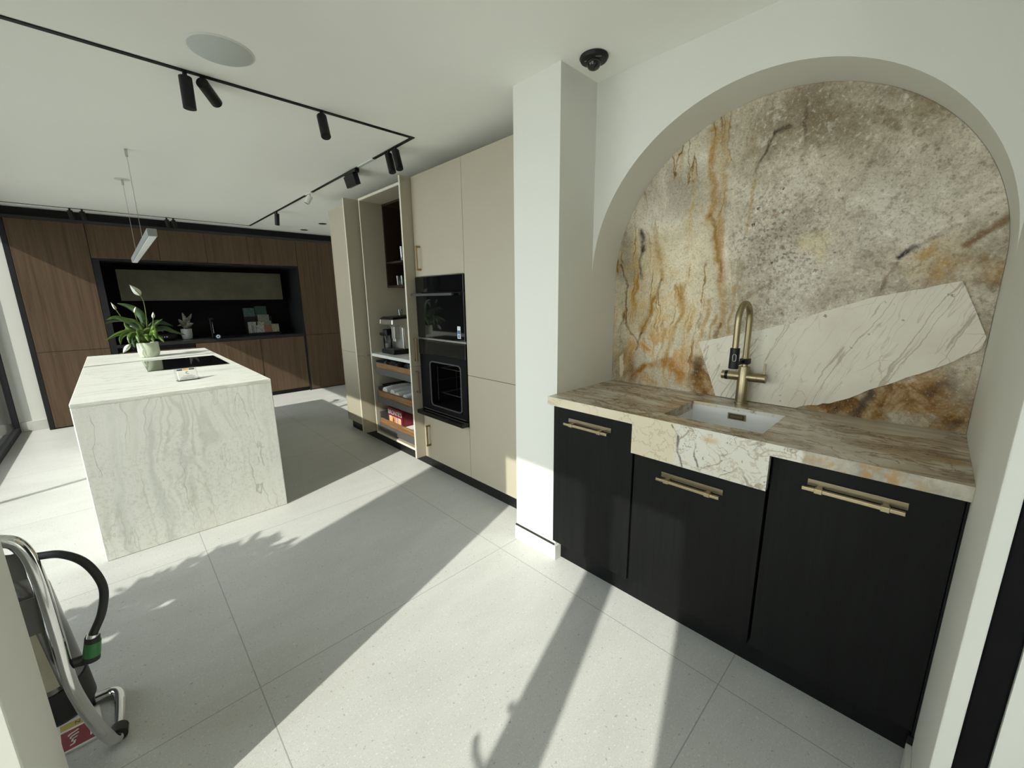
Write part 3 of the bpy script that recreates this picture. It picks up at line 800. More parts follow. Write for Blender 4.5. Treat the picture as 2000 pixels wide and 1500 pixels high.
MB().lathe([(0.045, 0), (0.045, 0.003), (0.0, 0.004)], (1.711, 0.542, zi), 24).build('drain', 'brass', parent=sk, smooth=True)
# tap
TX, TY = 1.965, 0.556
tp = thing('boiling_tap', 'aged brass gooseneck tap with black spray head beside the sink', 'tap', (TX, TY, ZT))
MB().lathe([(0.0275, ZT), (0.0275, ZT + 0.006), (0.0245, ZT + 0.008), (0.0245, 1.070), (0.0225, 1.075), (0.0225, 1.085), (0.0, 1.085)], (TX, TY, 0), 32).build('body', 'brass', parent=tp, smooth=True)
dv = Vector((-0.996, 0.082, 0)).normalized()
nk = [Vector((TX, TY, z)) for z in (1.08, 1.16, 1.24)]
rr = 0.058
cz_ = 1.285
base_ = Vector((TX, TY, cz_))
for k in range(0, 13):
    a = math.pi * k / 12
    nk.append(base_ + dv * (rr - rr * math.cos(a)) + Vector((0, 0, 1)) * rr * 1.25 * math.sin(a))
endp = base_ + dv * 2 * rr
nk += [endp + Vector((0, 0, -0.06)), endp + Vector((0, 0, -0.112))]
MB().tube(nk, 0.0125, 18).build('spout', 'brass', parent=tp, smooth=True)
noz = MB().tube([endp + Vector((0, 0, -0.109)), endp + Vector((0, 0, -0.196))], [0.0185, 0.0195], 22).build('spray_head', 'black', parent=tp, smooth=True, bevel=0.002)
v0 = Vector((-0.962, -0.272, 0)).normalized(); rv = Vector((0, 0, 1)).cross(v0)
cen = endp + Vector((0, 0, -0.148)) + v0 * 0.0195
bt = [cen + rv * 0.0065 * math.cos(2 * math.pi * k / 20) + Vector((0, 0, 1)) * (0.0065 * math.sin(2 * math.pi * k / 20) + (0.008 if math.sin(2 * math.pi * k / 20) > 0 else -0.008)) for k in range(21)]
MB().tube(bt, 0.0009, 6, cap=False).build('button_ring', 'steel', parent=noz)
ho = MB().obox((TX, TY, 1.096), (TX, TY, 1.120), 0.036, 0.036)
ho.obox(Vector((TX, TY, 1.108)) + dv * 0.01, endp + Vector((0, 0, -0.180)) - dv * 0.02, 0.006, 0.016)
ho.build('hose_clip', 'black', parent=tp, bevel=0.002)
cb = MB().tube([(TX, TY, 1.040), (TX, 0.645, 1.040)], 0.0195, 24).build('hot_water_dial', 'brass', parent=tp, smooth=True, bevel=0.001)
MB().tube([(TX, 0.618, 1.040), (TX, 0.630, 1.040)], 0.0205, 24).build('dial_grip', 'black', parent=cb, smooth=True)
cb2 = MB().tube([(TX, TY, 1.040), (TX, 0.468, 1.040)], 0.0195, 24).build('mixer_arm', 'brass', parent=tp, smooth=True, bevel=0.001)
MB().box(TX - 0.004, TX + 0.004, 0.473, 0.482, 1.045, 1.105).build('lever', 'brass_dull', parent=cb2, bevel=0.001)
MB().tube([(TX, 0.5005, 1.040), (TX, 0.4985, 1.040)], 0.0199, 24).build('joint_ring', 'brass_dull', parent=cb2, smooth=True)

# black base cabinets
def bar_handle(par, y0, y1, zc, x):
    hd = MB().box(x - 0.004, x, y0, y1, zc - 0.004, zc + 0.017).build('handle', 'brass_dull', parent=par, label='brass bar handle on a long back plate', bevel=0.0008)
    g = MB()
    g.box(x - 0.034, x - 0.022, y0 + 0.003, y1 - 0.003 + 0.012, zc - 0.012, zc - 0.001)
    g.build('bar', 'brass', parent=hd, bevel=0.0015)
    for q in (y0 + 0.045, y1 - 0.033):
        k = MB(); k.box(x - 0.022, x - 0.004, q - 0.007, q + 0.007, zc - 0.012, zc + 0.001); k.box(x - 0.036, x - 0.020, q - 0.010, q + 0.010, zc - 0.014, zc + 0.001)
        k.build('post', 'brass', parent=hd, bevel=0.001)
XD = 1.500
def black_cab(label, y0, y1, ztop, hy0, hy1, hz):
    c = thing('base_cabinet', label, 'cabinet', (XD, (y0 + y1) / 2, 0.12), 'black base cabinets under the stone worktop')
    b = MB()
    zt = min(ztop + 0.0, 0.69 if ztop < 0.8 else 0.874)
    for k in ((XD + 0.024, 1.98, y0 + 0.001, y0 + 0.017, 0.125, zt), (XD + 0.024, 1.98, y1 - 0.017, y1 - 0.001, 0.125, zt),
              (1.965, 1.98, y0 + 0.017, y1 - 0.017, 0.125, zt), (XD + 0.024, 1.965, y0 + 0.017, y1 - 0.017, 0.125, 0.141)):
        b.box(*k)
    b.build('body', 'black_matte', parent=c)
    d = MB().box(XD, XD + 0.022, y0, y1, 0.130, ztop).build('door', 'black_wood', parent=c, bevel=0.0015)
    bar_handle(d, hy0, hy1, hz, XD)
    return c
black_cab('narrow black base cabinet beside the white pillar', 0.816, 1.252, 0.868, 0.925, 1.158, 0.808)
black_cab('black base cabinet under the sink apron', 0.318, 0.807, 0.738, 0.450, 0.684, 0.682)
black_cab('widest black base cabinet against the right wall', -0.122, 0.309, 0.868, -0.022, 0.209, 0.808)
tag(MB().box(1.570, 1.585, YR + 0.001, 1.2495, 0.0, 0.118).build('plinth', 'black_wood', loc=(1.57, YC, 0)), 'black plinth along the floor under the black base cabinets', 'plinth')
tag(MB().box(XD - 0.002, XD + 0.018, YR + 0.0005, -0.1235, 0.0, 0.874).build('filler_strip', 'black_wood', loc=(XD, YR, 0)), 'slim black filler strip between the widest black cabinet and right wall', 'filler strip')

# ================================================================== BEIGE TALL CABINETS
XB = 1.722; ZB0, ZT0, ZS = 0.100, 2.265, 0.866
def carcass(par, y0, y1, z0, z1, x0=XB + 0.022, x1=2.34, mat='beige_in', back=True, t=0.016, name='body', x_in=None):
    b = MB()
    b.box(x0, x1, y0, y0 + t, z0, z1); b.box(x0, x1, y1 - t, y1, z0, z1)
    b.box(x0, x1, y0 + t, y1 - t, z0, z0 + t); b.box(x0, x1, y0 + t, y1 - t, z1 - t, z1)
    if back: b.box(x1 - t, x1, y0 + t, y1 - t, z0 + t, z1 - t)
    return b.build(name, mat, parent=par)
def front(par, y0, y1, z0, z1, mat='beige', name='door', x=XB):
    return MB().box(x, x + 0.020, y0 + 0.0015, y1 - 0.0015, z0 + 0.0015, z1 - 0.0015).build(name, mat, parent=par, bevel=0.0012)
Y1, Y2, Y3, Y4, Y5 = 1.600, 2.2205, 2.824, 3.735, 4.375
c = thing('tall_cabinet', 'tall handleless beige cabinet next to the white pillar', 'cabinet', (XB, (Y1 + Y2) / 2, 0.10), 'beige tall cabinets')
carcass(c, Y1, Y2 - 0.001, ZB0, ZT0); front(c, Y1, Y2, ZS, ZT0); front(c, Y1, Y2, ZB0, ZS)
def pull(par, x, y, z0, z1, out=(-1, 0, 0), wide=(0, 1, 0), name='handle'):
    o_ = Vector(out); w = Vector(wide)
    a = Vector((x, y, z0)); e = Vector((x, y, z1))
    b = MB()
    b.obox(a + o_ * 0.030, e + o_ * 0.030, 0.010, 0.010, upv=out)
    for k in (z0 + 0.006, z1 - 0.006):
        p = Vector((x, y, k))
        b.obox(p, p + o_ * 0.038, 0.014, 0.014)
    return b.build(name, 'bronze', parent=par, bevel=0.0015, label='bronze bar handle')
c = thing('oven_housing', 'beige tall cabinet housing the two black ovens', 'cabinet', (XB, (Y2 + Y3) / 2, 0.10), 'beige tall cabinets')
b = MB()
for k in ((XB + 0.022, 2.34, Y2, Y2 + 0.016, ZB0, ZT0), (XB + 0.022, 2.34, Y3 - 0.016, Y3 - 0.001, ZB0, ZT0), (2.324, 2.34, Y2 + 0.016, Y3 - 0.016, ZB0, ZT0),
          (XB + 0.022, 2.324, Y2 + 0.016, Y3 - 0.016, ZB0, ZB0 + 0.016), (XB + 0.022, 2.324, Y2 + 0.016, Y3 - 0.016, ZT0 - 0.016, ZT0),
          (XB + 0.022, 2.324, Y2 + 0.016, Y3 - 0.016, 1.552, 1.562), (XB + 0.012, 2.324, Y2 + 0.016, Y3 - 0.016, 1.083, 1.097), (XB + 0.022, 2.324, Y2 + 0.016, Y3 - 0.016, 0.476, 0.486)):
    b.box(*k)
b.build('body', 'beige', parent=c)
d = front(c, Y2, Y3, 1.556, ZT0); pull(d, XB, 2.748, 1.600, 1.775)
d = front(c, Y2, Y3, ZB0, 0.484, name='drawer_front'); pull(d, XB, 2.742, 0.215, 0.390)
MB().box(XB - 0.002, XB + 0.012, Y2 + 0.004, Y3 - 0.004, 1.084, 1.096).build('trim_strip', 'steel', parent=c, label='pale metal strip between the ovens')
# compact oven on top
oy0, oy1 = Y2 + 0.017, Y3 - 0.017
def on_(y): return y
ov = thing('compact_oven', 'black glass compact oven above the full-size oven', 'oven', (XB, (oy0 + oy1) / 2, 1.10))
MB().box(XB + 0.024, 2.25, oy0 + 0.01, oy1 - 0.01, 1.102, 1.548).build('casing', 'black_matte', parent=ov)
MB().box(XB - 0.012, XB + 0.022, Y2 + 0.004, Y3 - 0.004, 1.437, 1.552).build('control_panel', 'black_glass', parent=ov, bevel=0.002)
dr = MB().box(XB - 0.012, XB + 0.022, Y2 + 0.004, Y3 - 0.004, 1.100, 1.433).build('door', 'black_glass', parent=ov, bevel=0.002)
hb = MB(); hb.box(XB - 0.052, XB - 0.040, Y2 + 0.085, Y3 + 0.006, 1.412, 1.430)
for q in (Y2 + 0.12, Y3 - 0.06): hb.box(XB - 0.042, XB - 0.012, q - 0.008, q + 0.008, 1.414, 1.428)
hb.build('handle', 'charcoal', parent=dr, bevel=0.002)
wd = MB(); wd.box(XB - 0.0126, XB - 0.0118, 2.33, 2.70, 1.200, 1.365)
wd.build('window', 'black_glass', parent=dr)
st = MB().box(XB - 0.0135, XB - 0.0118, 2.268, 2.303, 1.118, 1.202).build('energy_sticker', 'sign_white', parent=dr, label='small white and blue energy sticker')
MB().box(XB - 0.0140, XB - 0.0130, 2.270, 2.301, 1.150, 1.176).build('blue_band', 'blue_label', parent=st)
MB().box(XB - 0.0140, XB - 0.0130, 2.272, 2.299, 1.121, 1.147).build('pale_band', 'pale_blue', parent=st)
for zz in (1.195, 1.186):
    MB().box(XB - 0.0140, XB - 0.0134, 2.274, 2.297, zz - 0.0015, zz + 0.0015).build('print_line', 'ink_grey', parent=st)
MB().box(XB - 0.0145, XB - 0.0139, 2.279, 2.292, 1.124, 1.144).build('print_block', 'blue_label', parent=st)
# full-size oven, door dropped out of the way
ov = thing('built_in_oven', 'black oven with its door lowered and wire racks showing', 'oven', (XB, (oy0 + oy1) / 2, 0.49))
ca0, ca1, cb0, cb1 = 2.285, 2.685, 0.570, 0.925
b = MB()
b.box(XB - 0.006, XB + 0.02, Y2 + 0.004, ca0, 0.525, 1.080); b.box(XB - 0.006, XB + 0.02, ca1, Y3 - 0.004, 0.525, 1.080)
b.box(XB - 0.006, XB + 0.02, ca0, ca1, cb1, 0.970); b.box(XB - 0.006, XB + 0.02, ca0, ca1, 0.525, cb0)
b.build('face_frame', 'splash', parent=ov)
MB().box(XB - 0.012, XB + 0.02, Y2 + 0.004, Y3 - 0.004, 0.972, 1.082).build('control_panel', 'black_glass', parent=ov, bevel=0.002)
b = MB()
t2 = 0.006
b.box(XB + 0.02, 2.20, ca0 - t2, ca0, cb0, cb1); b.box(XB + 0.02, 2.20, ca1, ca1 + t2, cb0, cb1)
b.box(XB + 0.02, 2.20, ca0, ca1, cb0 - t2, cb0); b.box(XB + 0.02, 2.20, ca0, ca1, cb1, cb1 + t2); b.box(2.194, 2.20, ca0, ca1, cb0, cb1)
b.build('cavity', 'black', parent=ov)
rc = 0.03
sl = []
for cy, cz, a0 in ((ca1 - rc - .005, cb1 - rc - .005, 0), (ca0 + rc + .005, cb1 - rc - .005, 90), (ca0 + rc + .005, cb0 + rc + .005, 180), (ca1 - rc - .005, cb0 + rc + .005, 270)):
    for k in range(6):
        a = math.radians(a0 + 18 * k); sl.append((XB - 0.007, cy + rc * math.cos(a), cz + rc * math.sin(a)))
sl.append(sl[0])
MB().tube(sl, 0.006, 8, cap=False).build('door_seal', 'charcoal', parent=ov, smooth=True)
for zr in (0.86, 0.66):
    b = MB()
    for xx in (1.80, 2.15): b.tube([(xx, ca0 + 0.03, zr), (xx, ca1 - 0.03, zr)], 0.003, 6)
    for yy in (ca0 + 0.03, ca1 - 0.03): b.tube([(1.80, yy, zr), (2.15, yy, zr)], 0.003, 6)
    for k in range(9): b.tube([(1.80, ca0 + 0.055 + k * 0.036, zr), (2.15, ca0 + 0.055 + k * 0.036, zr)], 0.0012, 6)
    b.build('wire_rack', 'steel', parent=ov)
for yy in (ca0 + 0.006, ca1 - 0.006):
    b = MB()
    for zz in (0.66, 0.76, 0.86): b.tube([(1.77, yy, zz), (2.17, yy, zz)], 0.002, 6)
    for xx in (1.78, 1.96, 2.15): b.tube([(xx, yy, 0.60), (xx, yy, 0.89)], 0.002, 6)
    b.build('side_rail', 'charcoal', parent=ov)
MB().box(XB - 0.060, XB + 0.02, Y2 + 0.004, Y3 - 0.002, 0.488, 0.520).build('lowered_door', 'black_glass', parent=ov, bevel=0.003)
MB().box(XB - 0.008, XB - 0.0055, Y2 + 0.03, Y3 - 0.03, 0.527, 0.533).build('steel_lip', 'steel', parent=ov)

# breakfast cabinet with pocket doors
c = thing('breakfast_cabinet', 'open beige pocket-door cabinet with coffee machine and walnut drawers', 'cabinet', (XB, (Y3 + Y4) / 2, 0.10), 'beige tall cabinets')
UY0, UY1 = 2.900, 3.690
b = MB()
for k in ((XB, 2.34, UY0 - 0.02, UY0, ZB0, ZT0), (XB, 2.34, UY1, UY1 + 0.020, ZB0, ZT0),
          (XB, 2.34, UY0, UY1, ZB0, ZB0 + 0.024), (XB, 2.34, UY0, UY1, ZT0 - 0.022, ZT0), (2.16, 2.18, UY0, UY1, ZB0 + 0.024, ZT0 - 0.022)):
    b.box(*k)
b.build('body', 'beige', parent=c)
e = MB()
e.box(XB - 0.002, XB, UY1 + 0.001, UY1 + 0.012, ZB0, ZT0); e.box(XB - 0.002, XB, UY0, UY1, ZT0 - 0.020, ZT0 - 0.002); e.box(XB - 0.002, XB, UY0, UY1, ZB0 + 0.002, ZB0 + 0.02)
e.build('front_edging', 'beige_edge', parent=c)
MB().box(XB + 0.002, 2.16, UY0, UY1, 0.866, 0.893).build('inner_worktop', 'white_top', parent=c, bevel=0.001, label='white inner worktop')
# dark walnut shelf box at the top of the cabinet
sb = MB()
bx0, bx1, bz0, bz1 = 1.932, 2.158, 1.500, 2.240
sb.box(bx0, bx1, UY1 - 0.018, UY1 - 0.002, bz0, bz1); sb.box(bx0, bx1, UY0 + 0.002, UY0 + 0.018, bz0, bz1)
sb.box(bx0, bx1, UY0 + 0.018, UY1 - 0.018, bz0, bz0 + 0.018); sb.box(bx0, bx1, UY0 + 0.018, UY1 - 0.018, bz1 - 0.018, bz1)
sb.box(bx1 - 0.008, bx1, UY0 + 0.018, UY1 - 0.018, bz0 + 0.018, bz1 - 0.018); sb.box(bx0, bx1 - 0.008, UY0 + 0.018, UY1 - 0.018, 1.715, 1.731)
sb.build('shelf_box', 'walnut_dark', parent=c, label='dark walnut open shelf box')
def pocket(y0, y1, x0, x1, z0, z1, hz=None, side=-1, mat='beige'):
    d = MB().box(x0, x1, y0, y1, z0, z1).build('pocket_door', mat, parent=c, bevel=0.001)
    MB().box(x0 - 0.0015, x0, y0 + 0.001, y1 - 0.001, z0, z1).build('edge', 'beige_edge', parent=d)
    if hz: pull(d, 1.676, y0, hz[0], hz[1], out=(0, -1, 0))
    return d
pocket(2.828, 2.848, 1.637, 2.25, ZS + 0.0015, ZT0, (0.912, 1.088))
pocket(2.828, 2.848, 1.637, 2.25, ZB0, ZS - 0.0015, (0.655, 0.828))
XLT = 1.612
d1 = pocket(3.765, 3.785, XLT, 2.25, ZS + 0.0015, ZT0)
d2 = pocket(3.765, 3.785, XLT, 2.25, ZB0, ZS - 0.0015)
hg = MB(); hg.box(1.685, 1.700, 3.752, 3.765, 0.845, 0.885); hg.build('hinge', 'steel', parent=d1)
for zz in (0.80, 0.71, 0.93, 1.02):
    MB().tube([(1.665, 3.7655, zz), (1.665, 3.7635, zz)], 0.003, 8).build('screw_cap', 'bronze', parent=d2 if zz < 0.86 else d1)
# three inner drawers
def inner_drawer(z0, z1, fz0, fz1, boxz):
    y0, y1 = UY0 + 0.025, UY1 - 0.012
    d = MB().box(XB + 0.016, XB + 0.032, y0 + 0.008, y1 - 0.035, fz0, fz1).build('inner_drawer', 'drawer_wood', parent=c, label='inner drawer with a warm walnut front', bevel=0.001)
    b = MB()
    b.box(XB + 0.018, 2.13, y1 - 0.034, y1 - 0.018, z0, boxz); b.box(XB + 0.018, 2.13, y0, y0 + 0.006, z0, boxz)
    b.box(2.12, 2.13, y0 + 0.006, y1 - 0.034, z0, boxz); b.box(XB + 0.034, 2.12, y0 + 0.006, y1 - 0.034, z0, z0 + 0.01)
    b.box(XB + 0.008, XB + 0.0155, y0, y1 - 0.018, z0 - 0.002, fz0 + 0.004)
    b.build('box', 'drawer_metal', parent=d)
inner_drawer(0.705, 0.83, 0.758, 0.808, 0.826)
inner_drawer(0.425, 0.57, 0.476, 0.538, 0.570)
inner_drawer(0.145, 0.32, 0.205, 0.262, 0.322)
c = thing('tall_cabinet', 'tall beige cabinet at the far end, left of the open pocket door', 'cabinet', (XB, (Y4 + Y5) / 2, 0.10), 'beige tall cabinets')
YA = 3.80
carcass(c, YA, Y5, ZB0, ZT0); front(c, YA, Y5, ZS, ZT0); front(c, YA, Y5, ZB0, ZS)
MB().box(XB, 2.34, Y5, Y5 + 0.02, ZB0, ZT0).build('end_panel', 'beige', parent=c)
tag(MB().box(XB + 0.040, XB + 0.055, Y1, Y5 + 0.01, 0.0, 0.0985).build('plinth', 'black', loc=(XB, 3.0, 0)), 'black plinth along the floor under the beige tall cabinets', 'plinth')

# contents of the breakfast cabinet
cm = thing('coffee_machine', 'silver and black espresso machine on the white inner worktop', 'coffee machine', (1.90, 3.50, 0.893))
cx0, cx1, cy0, cy1, cz0 = 1.79, 2.13, 3.385, 3.625, 0.8935
MB().box(cx0, cx1, cy0, cy1, cz0, cz0 + 0.042).build('drip_base', 'black', parent=cm, bevel=0.012)
MB().box(cx0 + 0.015, cx0 + 0.12, cy0 + 0.02, cy1 - 0.02, cz0 + 0.042, cz0 + 0.047).build('drip_grid', 'charcoal', parent=cm)
MB().box(cx0 + 0.11, cx0 + 0.17, cy0 + 0.01, cy1 - 0.01, cz0 + 0.042, cz0 + 0.30).build('front_panel', 'silver', parent=cm, bevel=0.012)
MB().box(cx0 + 0.17, cx1, cy0, cy1, cz0 + 0.042, cz0 + 0.30).build('housing', 'black', parent=cm, bevel=0.012)
pr_ = [(cx0 + 0.13, cz0 + 0.05), (cx0 + 0.20, cz0 + 0.05), (cx0 + 0.20, cz0 + 0.325), (cx0 + 0.01, cz0 + 0.318), (cx0 + 0.005, cz0 + 0.275), (cx0 + 0.07, cz0 + 0.265), (cx0 + 0.115, cz0 + 0.235)]
for yy in (cy0 - 0.004, cy1 - 0.008):
    b = MB()
    v = [(x, yy, z) for x, z in pr_]; w_ = [(x, yy + 0.012, z) for x, z in pr_]
    b.face(v); b.face(w_[::-1])
    for k in range(len(pr_)): b.face([v[(k + 1) % len(v)], v[k], w_[k], w_[(k + 1) % len(v)]])
    b.build('side_cheek', 'steel', parent=cm, bevel=0.003)
MB().box(cx0 + 0.006, cx0 + 0.12, cy0 + 0.007, cy1 - 0.007, cz0 + 0.268, cz0 + 0.318).build('brow', 'steel', parent=cm, bevel=0.008)
b = MB(); b.hexa([(cx0 + 0.0, cy0 - 0.003, cz0 + 0.319), (cx1, cy0 - 0.003, cz0 + 0.302), (cx1, cy1 + 0.003, cz0 + 0.302), (cx0 + 0.0, cy1 + 0.003, cz0 + 0.319),
                 (cx0 + 0.03, cy0 + 0.01, cz0 + 0.338), (cx1 - 0.01, cy0 + 0.01, cz0 + 0.352), (cx1 - 0.01, cy1 - 0.01, cz0 + 0.352), (cx0 + 0.03, cy1 - 0.01, cz0 + 0.338)])
b.build('lid', 'black', parent=cm, bevel=0.006)
b = MB(); b.box(cx0 + 0.055, cx0 + 0.115, cy0 + 0.065, cy0 + 0.125, cz0 + 0.14, cz0 + 0.255)
b.build('spout_block', 'silver', parent=cm, bevel=0.006)
b = MB()
for q in (cy0 + 0.08, cy0 + 0.11): b.tube([(cx0 + 0.07, q, cz0 + 0.14), (cx0 + 0.07, q, cz0 + 0.115)], 0.006, 10)
b.build('coffee_nozzle', 'chrome', parent=cm, smooth=True)
jg = MB().lathe([(0.038, cz0 + 0.048), (0.040, cz0 + 0.16), (0.037, cz0 + 0.16), (0.035, cz0 + 0.052), (0.0, cz0 + 0.052)], (cx0 + 0.05, cy1 - 0.045, 0), 24).build('milk_jug', 'tumbler', parent=cm, smooth=True)
MB().lathe([(0.034, cz0 + 0.053), (0.035, cz0 + 0.095), (0.0, cz0 + 0.095)], (cx0 + 0.05, cy1 - 0.045, 0), 24).build('milk', 'white_plastic', parent=jg, smooth=True)
b = MB(); b.box(cx0 + 0.02, cx0 + 0.11, cy1 - 0.085, cy1 - 0.008, cz0 + 0.162, cz0 + 0.225); b.tube([(cx0 + 0.03, cy1 - 0.05, cz0 + 0.17), (cx0 - 0.01, cy1 - 0.01, cz0 + 0.185)], 0.014, 10)
b.build('milk_frother', 'black', parent=cm, bevel=0.01)
MB().tube([(cx0 + 0.02, cy1 - 0.055, cz0 + 0.165), (cx0 - 0.005, cy1 - 0.13, cz0 + 0.125)], 0.006, 8).build('milk_spout', 'chrome', parent=cm, smooth=True)
def tumbler(x, y, z, r, h_, label, grp=None, first=None):
    if first is not None: return dup(first, (x, y, z), label=label, group=grp)
    o = MB().lathe([(r * 0.8, z), (r, z + h_), (r - 0.002, z + h_), (r * 0.8 - 0.002, z + 0.006), (0.0, z + 0.006)], (x, y, 0), 20).build('drinking_glass', 'tumbler', loc=(x, y, z), smooth=True)
    return tag(o, label, 'glass', grp)
tg = tumbler(1.985, 3.555, 1.5185, 0.030, 0.085, 'small clear glass on lowest shelf of walnut box, nearer its left side', 'glasses in the walnut shelf box')
tumbler(1.985, 3.475, 1.5185, 0, 0, 'small clear glass on lowest shelf of walnut box, beside the pocket door edge', 'glasses in the walnut shelf box', tg)
tumbler(1.985, 3.455, 1.7315, 0.030, 0.125, 'tall clear glass on the middle shelf of the walnut box')
tumbler(1.93, 3.475, cz0 + 0.3455, 0.020, 0.06, 'tiny clear glass standing on top of the coffee machine')
def towel(x0, y, z, r, ln, ang, label):
    b = MB()
    prof = []
    n_ = 30
    d = Vector((math.cos(ang), math.sin(ang), 0.0)); s_ = Vector((-d.y, d.x, 0))
    o0 = Vector((x0, y, z))
    rings = []
    for k in range(9):
        t = k / 8
        ring = []
        for q in range(n_):
            a = 2 * math.pi * q / n_
            rr = r * (1 + 0.05 * math.sin(3 * a + k) + 0.03 * math.sin(7 * a + 2 * k)) * (0.9 if k in (0, 8) else 1)
            ring.append(b.bm.verts.new(o0 + d * ln * t + s_ * rr * math.cos(a) + Vector((0, 0, rr * math.sin(a)))))
        rings.append(ring)
    for A, B in zip(rings, rings[1:]):
        for q in range(n_): b.bm.faces.new((A[q], A[(q + 1) % n_], B[(q + 1) % n_], B[q]))
    b.bm.faces.new(rings[0][::-1]); b.bm.faces.new(rings[-1])
    o = b.build('rolled_towel', 'towel', loc=(x0, y, z), smooth=True)
    return tag(o, label, 'towel', 'rolled towels in the middle drawer')
towel(1.770, 3.572, 0.532, 0.045, 0.27, 0.06, 'thick rolled white towel at the left of the middle drawer')
towel(1.790, 3.466, 0.520, 0.044, 0.27, 0.04, 'rolled white towel second from the left in the middle drawer')
towel(1.780, 3.362, 0.512, 0.044, 0.26, 0.02, 'rolled white towel third from the left in the middle drawer')
towel(1.800, 3.258, 0.504, 0.043, 0.24, -0.04, 'rolled white towel fourth in the middle drawer, near the pocket door')
rb = MB()
for zz in (0.4355, 0.58): rb.box(1.78, 2.05, 3.629, 3.639, zz, zz + 0.012)
for k in range(15): rb.box(1.79 + k * 0.018, 1.796 + k * 0.018, 3.631, 3.637, 0.4355, 0.585)
tag(rb.build('wire_basket', 'black', loc=(1.9, 3.63, 0.44)), 'black slatted rack behind the towels in the middle drawer', 'rack')
for k, (x, y, s_) in enumerate(((1.80, 3.54, 0.045), (1.82, 3.44, 0.05), (1.80, 3.33, 0.045), (1.84, 3.22, 0.05), (1.80, 3.12, 0.04))):
    b = MB()
    bmesh.ops.create_icosphere(b.bm, subdivisions=2, radius=1)
    for v in b.bm.verts:
        n_ = 1 + 0.25 * math.sin(9 * v.co.x + k) * math.cos(7 * v.co.y + 2 * k)
        v.co = Vector((v.co.x * s_ * 0.9 * n_ + x, v.co.y * s_ * n_ + y, v.co.z * 0.045 * n_ + 0.790))
    o = b.build('glossy_packet', 'foil', loc=(x, y, 0.72))
    tag(o, ('dark glossy packet in the top walnut drawer, ' + ('farthest left of the five', 'second from left', 'middle one of the five', 'second from the pocket door', 'nearest the pocket door')[k]), 'packet', 'dark packets in the top drawer')
bxo = thing('biscuit_box', 'dark red carton with white lettering in the bottom drawer', 'box', (1.83, 3.43, 0.156))
# the carton's front faces the room
fx = 1.790
MB().box(fx, fx + 0.24, 3.315, 3.585, 0.156, 0.372).build('carton', 'box_red', parent=bxo, bevel=0.002)
text('BRONT\u00cb\'S', 0.058, 'sign_white', bxo, (fx - 0.0006, 3.452, 0.330), (0, -1, 0), (0, 0, 1))
for k, mm in enumerate(('box_cream', 'box_gold', 'box_lilac', 'box_cream')):
    y = 3.562 - k * 0.057
    p_ = MB().box(fx - 0.0008, fx, y - 0.050, y, 0.205, 0.295).build('picture_panel', mm, parent=bxo)
    q_ = MB().prism([(y - 0.046, 0.208), (y - 0.036, 0.208), (y - 0.025, 0.255), (y - 0.012, 0.208), (y - 0.004, 0.208), (y - 0.020, 0.288), (y - 0.031, 0.288)], fx - 0.0014, fx - 0.0007, 0)
    q_.build('biscuit_motif', 'box_gold' if mm != 'box_gold' else 'box_red', parent=p_)
b = MB()
for k in range(3): b.face([(fx + 0.02, 3.56 - k * 0.09, 0.3728), (fx + 0.10, 3.55 - k * 0.09, 0.3728), (fx + 0.06, 3.50 - k * 0.09, 0.3728)])
b.build('flap_print', 'box_cream', parent=bxo)
MB().box(fx + 0.02, fx + 0.20, 3.3142, 3.315, 0.19, 0.33).build('side_print', 'sign_red', parent=bxo)
tag(MB().box(fx + 0.01, fx + 0.20, 3.20, 3.305, 0.156, 0.225).build('white_carton', 'sign_white', loc=(1.88, 3.25, 0.156), bevel=0.002), 'low white carton right of the dark red box in bottom drawer', 'box')

# ================================================================== ISLAND
IX0, IX1, IY0, IY1, IZ = -0.220, 0.6865, 2.976, 5.555, 0.892
isl = thing('kitchen_island', 'pale travertine waterfall kitchen island in the sunlit floor', 'kitchen island', ((IX0 + IX1) / 2, (IY0 + IY1) / 2, 0))
MB().box(IX0, IX1, IY0, IY1, IZ - 0.02, IZ).build('worktop', 'trav_top', parent=isl, bevel=0.003, seg=1)
MB().box(IX0, IX1, IY0 + 0.0005, IY0 + 0.02, 0.0, IZ - 0.0205).build('end_panel', 'trav_end', parent=isl, bevel=0.004, seg=1)
MB().box(IX0, IX1, IY1 - 0.02, IY1, 0.0, IZ - 0.0205).build('end_panel', 'trav_end', parent=isl, bevel=0.001)
MB().box(IX0 + 0.012, IX1 - 0.012, IY0 + 0.0205, IY1 - 0.0205, 0.0, IZ - 0.0205).build('cabinet_body', 'trav_end', parent=isl)
e = MB(); e.box(IX0 + 0.001, IX1 - 0.001, IY0 - 0.0004, IY0 + 0.003, IZ - 0.0225, IZ - 0.0195)
e.build('mitre_seam', 'trav_edge', parent=isl)
hob = thing('induction_hob', 'black glass induction hob set in the island top', 'hob', (0.384, 4.31, IZ))
MB().box(0.132, 0.632, 3.955, 4.665, IZ + 0.0005, IZ + 0.005).build('glass_plate', 'black_glass', parent=hob, bevel=0.001)
ch = thing('card_holder', 'small clear holder of white business cards near the black hob', 'card holder', (0.302, 3.335, IZ))
b = MB()
b.hexa([(0.243, 3.300, IZ + 0.0005), (0.360, 3.318, IZ + 0.0005), (0.354, 3.372, IZ + 0.0005), (0.237, 3.354, IZ + 0.0005),
        (0.243, 3.300, IZ + 0.004), (0.360, 3.318, IZ + 0.004), (0.354, 3.372, IZ + 0.004), (0.237, 3.354, IZ + 0.004)])
